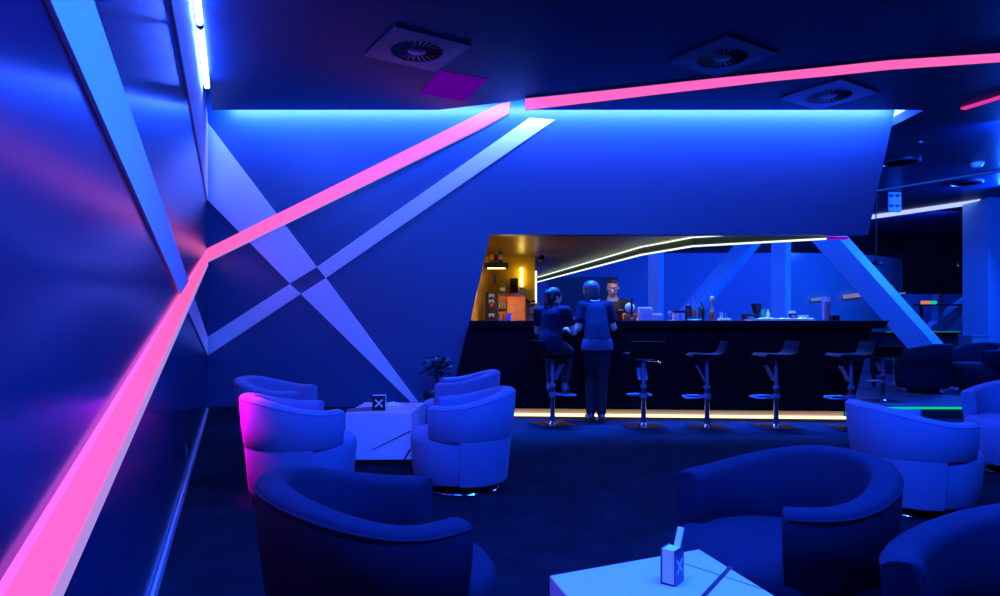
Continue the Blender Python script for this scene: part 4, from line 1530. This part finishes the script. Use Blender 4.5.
def face_parts(W, rot, parent, s=1.0):
    for sg in (-1, 1):
        MB().ball(W(.030 * sg, .077, .0), .0115 * s, (1.2, .7, .8), 10, rot).build('eye', M['white'], parent, True)
        MB().ball(W(.030 * sg, .0855, .0), .0055 * s, (1, .5, 1), 8, rot).build('pupil', M['black'], parent, True)
        MB().limb([W(.015 * sg, .087, .020), W(.046 * sg, .076, .022)], [.005 * s, .004 * s], 6).build('eyebrow', M['hair_dark'], parent, True)
    MB().limb([W(-.019, .083, -.064), W(.019, .083, -.064)], [.0045 * s, .0045 * s], 6).build('mouth', mat('lip', (.35, .12, .10), .5), parent, True)


# --- standing guest at the bar, back to the room
fx = on_floor(597.5, 421.5)
R0 = thing('person', 'standing guest with short full hair in dark shirt and black trousers, back turned', 'person', (fx.x, fx.y, 0), 0.0, 'people at the bar')
V = Vector
hipL, hipR = V((-.07, .02, .90)), V((.07, .02, .90))
kneeL, kneeR = V((-.06, .13, .50)), V((.055, .03, .49))
ankL, ankR = V((-.075, .03, .09)), V((.04, -.03, .085))
pel = V((0, .02, .95))
wst = V((0, .07, 1.10))
chs = V((0, .17, 1.28))
nck = V((-.015, .24, 1.43))
hc_ = V((-.045, .28, 1.55))
shL, shR = V((-.150, .205, 1.365)), V((.150, .205, 1.365))
elL, elR = V((-.215, .13, 1.09)), V((.22, .17, 1.10))
wrL, wrR = V((-.10, .31, 1.240)), V((.15, .345, 1.240))
body = MB()
body.limb([pel, wst, chs, nck], [.118, .104, .126, .055])
body.limb([nck - V((0, .03, .06)), nck + V((0, .01, .03)), hc_ - V((0, .02, .05))], [.075, .055, .052])
body.limb([shL, chs + V((0, 0, .05)), shR], [.06, .10, .06])
for a_, e_, w_ in ((shL, elL, wrL), (shR, elR, wrR)):
    body.limb([a_, a_.lerp(e_, .5), e_, e_.lerp(w_, .35), w_], [.056, .05, .041, .042, .027])
for h_, kx, an_, sg in ((hipL, kneeL, ankL, -1), (hipR, kneeR, ankR, 1)):
    body.limb([h_, h_.lerp(kx, .5), kx, kx.lerp(an_, .35), an_], [.095, .08, .056, .058, .04])
    body.limb([an_ - V((0, .03, .045)), an_ + V((.01 * sg, .06, -.055)), an_ + V((.02 * sg, .15, -.062))], [.034, .032, .022])
hand(body, wrL, V((.75, .6, -.05)), V((0, 0, 1)), -1, .3)
hand(body, wrR, V((-.2, .95, -.05)), V((0, 0, 1)), 1, .3)
Wf, rot = head(body, hc_, V((-.25, 1, -.12)), .98)
bo = fuse(body, 'body', M['skin'], R0, .0075, 4)
face_parts(Wf, rot, R0, .98)
sh = MB()
sh.limb([V((-.03, .02, .94)), V((-.02, .065, 1.10)), chs, nck - V((0, .03, .035))], [.138, .126, .146, .084])
sh.limb([V((.03, .02, .94)), V((.02, .065, 1.10)), chs], [.138, .126, .146])
sh.limb([shL, chs + V((0, 0, .03)), shR], [.072, .117, .072])
for a_, e_ in ((shL, elL), (shR, elR)):
    sh.limb([a_, a_.lerp(e_, .62)], [.074, .066])
fuse(sh, 'shirt', M['shirt'], R0, .010, 6)
hm = MB()
hm.lathe([(.02, .845), (.158, .845), (.157, .90), (.140, .975), (.02, .975)], seg=32, mtx=Matrix.Translation((0, .022, 0)) @ Matrix.Diagonal((1.20, .98, 1, 1)))
hm.build('shirt_hem', M['shirt_hem'], R0, True, angle=60)
cl = MB()
cl.limb([nck - V((.05, .105, -.005)), nck - V((0, .118, .003)), nck - V((-.06, .105, -.005))], [.006, .006, .006], 8)
cl.build('collar_print', M['white'], R0, True)
cb_ = MB().lathe([(.070, 0), (.074, .012), (.068, .045), (.062, .045), (.064, 0)], seg=20, mtx=Matrix.Translation(nck - V((0, .01, .005))) @ Matrix.Rotation(-.45, 4, 'X'))
cb_.build('collar', M['shirt'], R0, True)
tr = MB()
tr.limb([V((-.04, .025, .90)), V((.04, .025, .90))], [.120, .120])
for h_, kx, an_ in ((hipL, kneeL, ankL), (hipR, kneeR, ankR)):
    tr.limb([h_, h_.lerp(kx, .5), kx, kx.lerp(an_, .4), an_ + V((0, 0, .03))], [.108, .094, .07, .07, .058])
fuse(tr, 'trousers', M['trousers'], R0, .010, 6)
for an_, sg in ((ankL, -1), (ankR, 1)):
    s_ = MB()
    f_ = V((an_.x, an_.y, 0))
    s_.limb([f_ + V((0, -.05, .045)), f_ + V((.01 * sg, .06, .045)), f_ + V((.02 * sg, .17, .036))], [.043, .044, .033])
    s_.limb([f_ + V((0, -.02, .06)), f_ + V((0, -.01, .10))], [.045, .045])
    s_.box(tuple(f_ + V((-.04, -.085, .002))), tuple(f_ + V((.045, .19, .02))), .006)
    fuse(s_, 'shoe', M['shoe'], R0, .008, 4)
hr = MB()
def Wh(W, r, f, u):
    return W(r, f, u)
hr.ball(Wf(0, -.026, .036), .104, (1.0, 1.05, .95), 18, rot)
hr.ball(Wf(0, -.045, -.010), .098, (1.0, .85, .95), 16, rot)
hr.ball(Wf(0, -.055, -.065), .060, (1.15, .7, .8), 12, rot)
hr.ball(Wf(.07, -.02, -.01), .04, (.7, 1.1, 1.3), 12, rot)
hr.ball(Wf(-.07, -.02, -.01), .04, (.7, 1.1, 1.3), 12, rot)
hr.ball(Wf(.0, .035, .078), .045, (1.3, 1.2, .6), 12, rot)
fuse(hr, 'hair', M['hair_fair'], R0, .008, 3)

# --- seated guest on the first stool
sx, sy, _z = stool_xy(552.5)
R1 = thing('person', 'person with tied-back dark hair seated on the first bar stool, turned to the standing guest', 'person', (sx - .02, sy, 0), -0.30, 'people at the bar')
pel = V((0, .0, .905))
wst = V((0, .03, 1.06))
chs = V((0, .075, 1.225))
nck = V((.0, .11, 1.365))
hc_ = V((.015, .14, 1.468))
shL, shR = V((-.160, .085, 1.30)), V((.160, .085, 1.30))
elL, elR = V((-.21, .20, 1.06)), V((.235, .17, 1.05))
wrL, wrR = V((-.08, .36, 1.10)), V((.13, .36, 1.09))
hipL, hipR = V((-.085, .03, .885)), V((.085, .03, .885))
kneeL, kneeR = V((-.09, .40, .84)), V((.13, .41, .82))
ankL, ankR = V((-.07, .26, .445)), V((.12, .24, .445))
body = MB()
body.limb([pel, wst, chs, nck], [.118, .096, .112, .05])
body.limb([nck - V((0, .02, .05)), nck + V((0, .0, .03)), hc_ - V((0, .02, .05))], [.065, .048, .046])
body.limb([shL, chs + V((0, 0, .045)), shR], [.052, .09, .052])
for a_, e_, w_ in ((shL, elL, wrL), (shR, elR, wrR)):
    body.limb([a_, a_.lerp(e_, .5), e_, e_.lerp(w_, .35), w_], [.05, .044, .036, .036, .024])
for h_, kx, an_, sg in ((hipL, kneeL, ankL, -1), (hipR, kneeR, ankR, 1)):
    body.limb([h_, h_.lerp(kx, .5), kx, kx.lerp(an_, .35), an_], [.088, .076, .053, .052, .036])
    body.limb([an_ - V((0, .03, .045)), an_ + V((.0, .06, -.05)), an_ + V((.0, .14, -.06))], [.03, .029, .02])
hand(body, wrL, V((.7, .7, .05)), V((0, 0, 1)), -1, .7, .92)
hand(body, wrR, V((-.5, .85, .05)), V((0, 0, 1)), 1, .7, .92)
Wf, rot = head(body, hc_, V((.75, .75, -.10)), .93)
fuse(body, 'body', M['skin'], R1, .0075, 4)
face_parts(Wf, rot, R1, .93)
sh = MB()
sh.limb([V((0, -.01, .90)), V((0, .0, .97)), wst, chs, nck - V((0, .02, .035))], [.15, .145, .132, .142, .078])
sh.limb([shL, chs + V((0, 0, .045)), shR], [.068, .105, .068])
for a_, e_ in ((shL, elL), (shR, elR)):
    sh.limb([a_, a_.lerp(e_, .5)], [.066, .060])
fuse(sh, 'shirt', M['shirt'], R1, .010, 6)
MB().limb([nck - V((.04, .085, .012)), nck - V((0, .095, .016)), nck - V((-.04, .085, .012))], [.004, .004, .004], 8).build('collar_print', M['white'], R1, True)
MB().lathe([(.062, 0), (.066, .012), (.060, .035), (.055, .035), (.057, 0)], seg=20, mtx=Matrix.Translation(nck - V((0, .008, .01))) @ Matrix.Rotation(-.3, 4, 'X')).build('collar', M['shirt'], R1, True)
tr = MB()
tr.limb([V((-.04, .01, .895)), V((.04, .01, .895))], [.122, .122])
for h_, kx, an_ in ((hipL, kneeL, ankL), (hipR, kneeR, ankR)):
    tr.limb([h_, h_.lerp(kx, .5), kx, kx.lerp(an_, .4), an_ + V((0, 0, .04))], [.100, .088, .066, .062, .05])
fuse(tr, 'trousers', M['trousers'], R1, .010, 6)
for an_, sg in ((ankL, -1), (ankR, 1)):
    s_ = MB()
    f_ = V((an_.x, an_.y, an_.z - .09))
    s_.limb([f_ + V((0, -.045, .04)), f_ + V((0, .06, .04)), f_ + V((0, .16, .032))], [.038, .039, .03])
    s_.limb([f_ + V((0, -.02, .05)), f_ + V((0, -.01, .09))], [.041, .041])
    fuse(s_, 'shoe', mat('blue_shoe', (.07, .08, .12), .4), R1, .008, 4)
hr = MB()
hr.ball(Wf(0, -.020, .036), .083, (.98, 1.12, 1.0), 18, rot)
hr.ball(Wf(0, -.048, -.008), .076, (1.0, .85, 1.1), 16, rot)
hr.ball(Wf(.02, -.120, .03), .042, (1, 1, 1), 12, rot)
hr.limb([Wf(.02, -.125, .01), Wf(.02, -.130, -.09), Wf(.02, -.115, -.20)], [.034, .034, .014])
hr.limb([Wf(-.07, .02, .03), Wf(-.072, .005, -.06)], [.02, .014])
fuse(hr, 'hair', M['hair_dark'], R1, .008, 3)
MB().tube([Wf(.02 + .03 * math.cos(q_ * PI / 6), -.100, .028 + .03 * math.sin(q_ * PI / 6)) for q_ in range(13)], .007, 6).build('hair_tie', M['lilac'], R1, True)

# --- barman behind the counter
bx = at(611.5, 288, 9.62)
R2 = thing('person', 'barman in black shirt standing behind the bar facing the room', 'person', (bx.x, 9.62, 0), PI, 'people at the bar')
hipL, hipR = V((-.09, 0, .93)), V((.09, 0, .93))
kneeL, kneeR = V((-.11, .03, .51)), V((.11, .03, .51))
ankL, ankR = V((-.11, 0, .085)), V((.11, 0, .085))
pel, wst, chs, nck, hc_ = V((0, 0, .97)), V((0, .03, 1.12)), V((0, .06, 1.33)), V((0, .09, 1.50)), V((.005, .13, 1.655))
shL, shR = V((-.20, .07, 1.43)), V((.20, .07, 1.43))
elL, elR = V((-.30, .16, 1.19)), V((.27, .17, 1.17))
wrL, wrR = V((-.26, .38, 1.235)), V((.12, .36, 1.235))
body = MB()
body.limb([pel, wst, chs, nck], [.14, .135, .15, .06])
body.limb([nck - V((0, .02, .06)), nck + V((0, .01, .04)), hc_ - V((0, .02, .05))], [.08, .06, .055])
body.limb([shL, chs + V((0, 0, .05)), shR], [.062, .11, .062])
for a_, e_, w_ in ((shL, elL, wrL), (shR, elR, wrR)):
    body.limb([a_, a_.lerp(e_, .5), e_, e_.lerp(w_, .35), w_], [.058, .052, .043, .043, .028])
for h_, kx, an_, sg in ((hipL, kneeL, ankL, -1), (hipR, kneeR, ankR, 1)):
    body.limb([h_, h_.lerp(kx, .5), kx, kx.lerp(an_, .35), an_], [.098, .082, .058, .06, .04])
    body.limb([an_ - V((0, .03, .045)), an_ + V((.01 * sg, .06, -.05)), an_ + V((.02 * sg, .15, -.058))], [.034, .032, .022])
hand(body, wrL, V((.1, .9, -.15)), V((0, 0, 1)), -1, .7)
hand(body, wrR, V((-.4, .85, -.15)), V((0, 0, 1)), 1, .7)
Wf, rot = head(body, hc_, V((.25, 1, -.18)), 1.06)
fuse(body, 'body', M['skin'], R2, .0075, 4)
face_parts(Wf, rot, R2, 1.06)
sh = MB()
sh.limb([pel - V((0, 0, .04)), wst, chs, nck - V((0, .02, .05))], [.155, .15, .166, .088])
sh.limb([shL, chs + V((0, 0, .05)), shR], [.077, .125, .077])
for a_, e_ in ((shL, elL), (shR, elR)):
    sh.limb([a_, a_.lerp(e_, .75)], [.075, .066])
fuse(sh, 'shirt', M['trousers'], R2, .010, 6)
MB().lathe([(.078, 0), (.084, .012), (.074, .05), (.066, .05), (.07, 0)], seg=20, mtx=Matrix.Translation(nck - V((0, -.005, .02))) @ Matrix.Rotation(-.4, 4, 'X')).build('collar', mat('pale_collar', (.35, .45, .45), .6), R2, True)
MB().box((-.13, chs.y + .158, 1.335), (-.06, chs.y + .166, 1.35), .001).build('name_badge', mat('pale_badge', (.18, .28, .26), .5), R2)
tr = MB()
tr.limb([V((-.04, 0, .95)), V((.04, 0, .95))], [.14, .14])
for h_, kx, an_ in ((hipL, kneeL, ankL), (hipR, kneeR, ankR)):
    tr.limb([h_, h_.lerp(kx, .5), kx, kx.lerp(an_, .4), an_ + V((0, 0, .03))], [.11, .096, .072, .072, .06])
fuse(tr, 'trousers', M['trousers'], R2, .011, 6)
for an_, sg in ((ankL, -1), (ankR, 1)):
    s_ = MB()
    f_ = V((an_.x, an_.y, 0))
    s_.limb([f_ + V((0, -.05, .045)), f_ + V((.01 * sg, .06, .045)), f_ + V((.02 * sg, .17, .036))], [.043, .044, .033])
    fuse(s_, 'shoe', M['shoe'], R2, .009, 4)
hr = MB()
hr.ball(Wf(0, -.026, .050), .085, (.98, 1.08, .92), 18, rot)
hr.ball(Wf(0, -.055, .01), .072, (1.05, .8, 1.0), 14, rot)
hr.ball(Wf(0, .045, .088), .035, (1.7, 1.0, .6), 12, rot)
fuse(hr, 'hair', M['hair_dark'], R2, .008, 3)


# ================================================================== LIGHT
def area(name, loc, rot, sx_, sy_, col, power, spread=None):
    l = bpy.data.lights.new(name, 'AREA')
    l.shape = 'RECTANGLE'
    l.size, l.size_y = sx_, sy_
    l.color = col
    l.energy = power
    if spread:
        l.spread = spread
    o = bpy.data.objects.new(name, l)
    o.location = loc
    o.rotation_euler = rot
    COL.objects.link(o)
    return o


def aim(o, target):
    d = Vector(target) - Vector(o.location)
    o.rotation_euler = d.to_track_quat('-Z', 'Y').to_euler()
    return o


# cove light along the back wall: hidden tubes and an added lilac tint
l = area('cove_light', (0.8, YB - 0.17, 3.99), (0, 0, 0), 8.7, 0.04, (.62, .30, 1.0), 55)
l.rotation_euler = (math.radians(25), 0, 0)
l = area('cove_light', (0.8, YB - 0.24, 4.0), (0, 0, 0), 8.8, 0.06, (0.003, 0.115, 1.0), 520)
area('cove_light', (5.06, 9.04, 4.28), (0, 0, 0), 0.3, 0.35, (0.06, 0.17, 1.0), 150)
l.rotation_euler = (math.radians(48), 0, 0)
# blue fill lights added under the ceiling, out of frame
area('ceiling_fill', (0.6, 1.5, ZC - 0.03), (0, 0, 0), 4.5, 0.15, BLUE, 1000)
area('ceiling_fill', (2.4, 4.2, ZC - 0.03), (0, 0, math.radians(70)), 2.5, 0.15, BLUE, 170)
l = area('cove_downlight', (1.6, SE + 0.07, 3.98), (0, 0, 0), 7.0, 0.05, (0.002, 0.085, 1.0), 620, math.radians(40))
l.rotation_euler = (math.radians(-12), 0, 0)
l = area('soffit_lamp', (2.5, 8.98, 2.26), (0, 0, 0), 3.4, 0.05, (1.0, .74, .55), 22, math.radians(110))
# far hall: unseen area lights added to brighten its wall and columns
l = area('hall_fill', (5.0, 16.0, 3.6), (0, 0, 0), 8.0, 0.3, BLUE, 120)
l.rotation_euler = (math.radians(40), 0, 0)
l = area('hall_fill', (9.6, 12.0, 3.6), (0, 0, 0), 2.0, 0.3, BLUE, 550)
aim(l, (5.0, 12.8, 1.5))
l = area('hall_fill', (7.2, 8.6, 3.7), (0, 0, 0), 1.5, 0.2, BLUE, 260)
aim(l, (7.6, 13.0, 1.4))
l = area('hall_fill', (3.4, 9.9, 3.6), (0, 0, 0), 1.5, 0.2, BLUE, 160)
aim(l, (3.0, 13.0, 2.0))
l = area('hall_fill', (13.5, 24.0, 3.6), (0, 0, 0), 5.0, 0.3, BLUE, 160)
l = area('hall_fill', (9.6, 16.0, 3.6), (0, 0, 0), 2.5, 0.3, BLUE, 200)
aim(l, (10.5, 21.0, 1.6))
# warm lamp of the nook
pl = bpy.data.lights.new('nook_lamp', 'POINT')
pl.energy = 0.6
pl.color = (1.0, .66, .06)
pl.shadow_soft_size = 0.05
o = bpy.data.objects.new('nook_lamp', pl)
o.location = at(521.5, 273, YW - 0.16)
COL.objects.link(o)
pl = bpy.data.lights.new('cabinet_fill', 'POINT')  # warm point light added to brighten the orange cabinet
pl.energy = 14.0
pl.color = (1.0, .52, .06)
pl.shadow_soft_size = 0.08
o = bpy.data.objects.new('cabinet_fill', pl)
o.location = at(509, 303, 10.9)
COL.objects.link(o)
# warm wash below the bar
area('plinth_lamp', (2.0, 8.33, 0.03), (math.radians(-90), 0, math.atan2(bd.y, bd.x)), 4.4, 0.02, (1.0, .72, .36), 1.5)

# the pink strip glows onto the back of the nearest white chair
l = area('strip_glow', (wall_x(4.15) + 0.06, 4.15, 1.20), (0, 0, 0), 0.3, 0.06, (1.0, 0.0, 0.62), 9.0, math.radians(38))
aim(l, (-1.62, 4.40, 0.52))

w = bpy.data.worlds.new('World')
SC.world = w
w.use_nodes = True
bg = w.node_tree.nodes['Background']
bg.inputs['Color'].default_value = (0.002, 0.072, 0.62, 1)
bg.inputs['Strength'].default_value = 0.2

cam = bpy.data.cameras.new('camera')
cam.lens = 24.012
cam.sensor_width = 36
cam.shift_y = 0.022
cam.clip_start = 0.02
co_ = bpy.data.objects.new('camera', cam)
co_.location = (0, 0, H)
co_.rotation_euler = (PI / 2, 0, 0)
COL.objects.link(co_)
SC.camera = co_
vs = SC.view_settings
vs.view_transform = 'Standard'
vs.look = 'None'
vs.exposure = 0
vs.gamma = 1
vs.use_curve_mapping = False
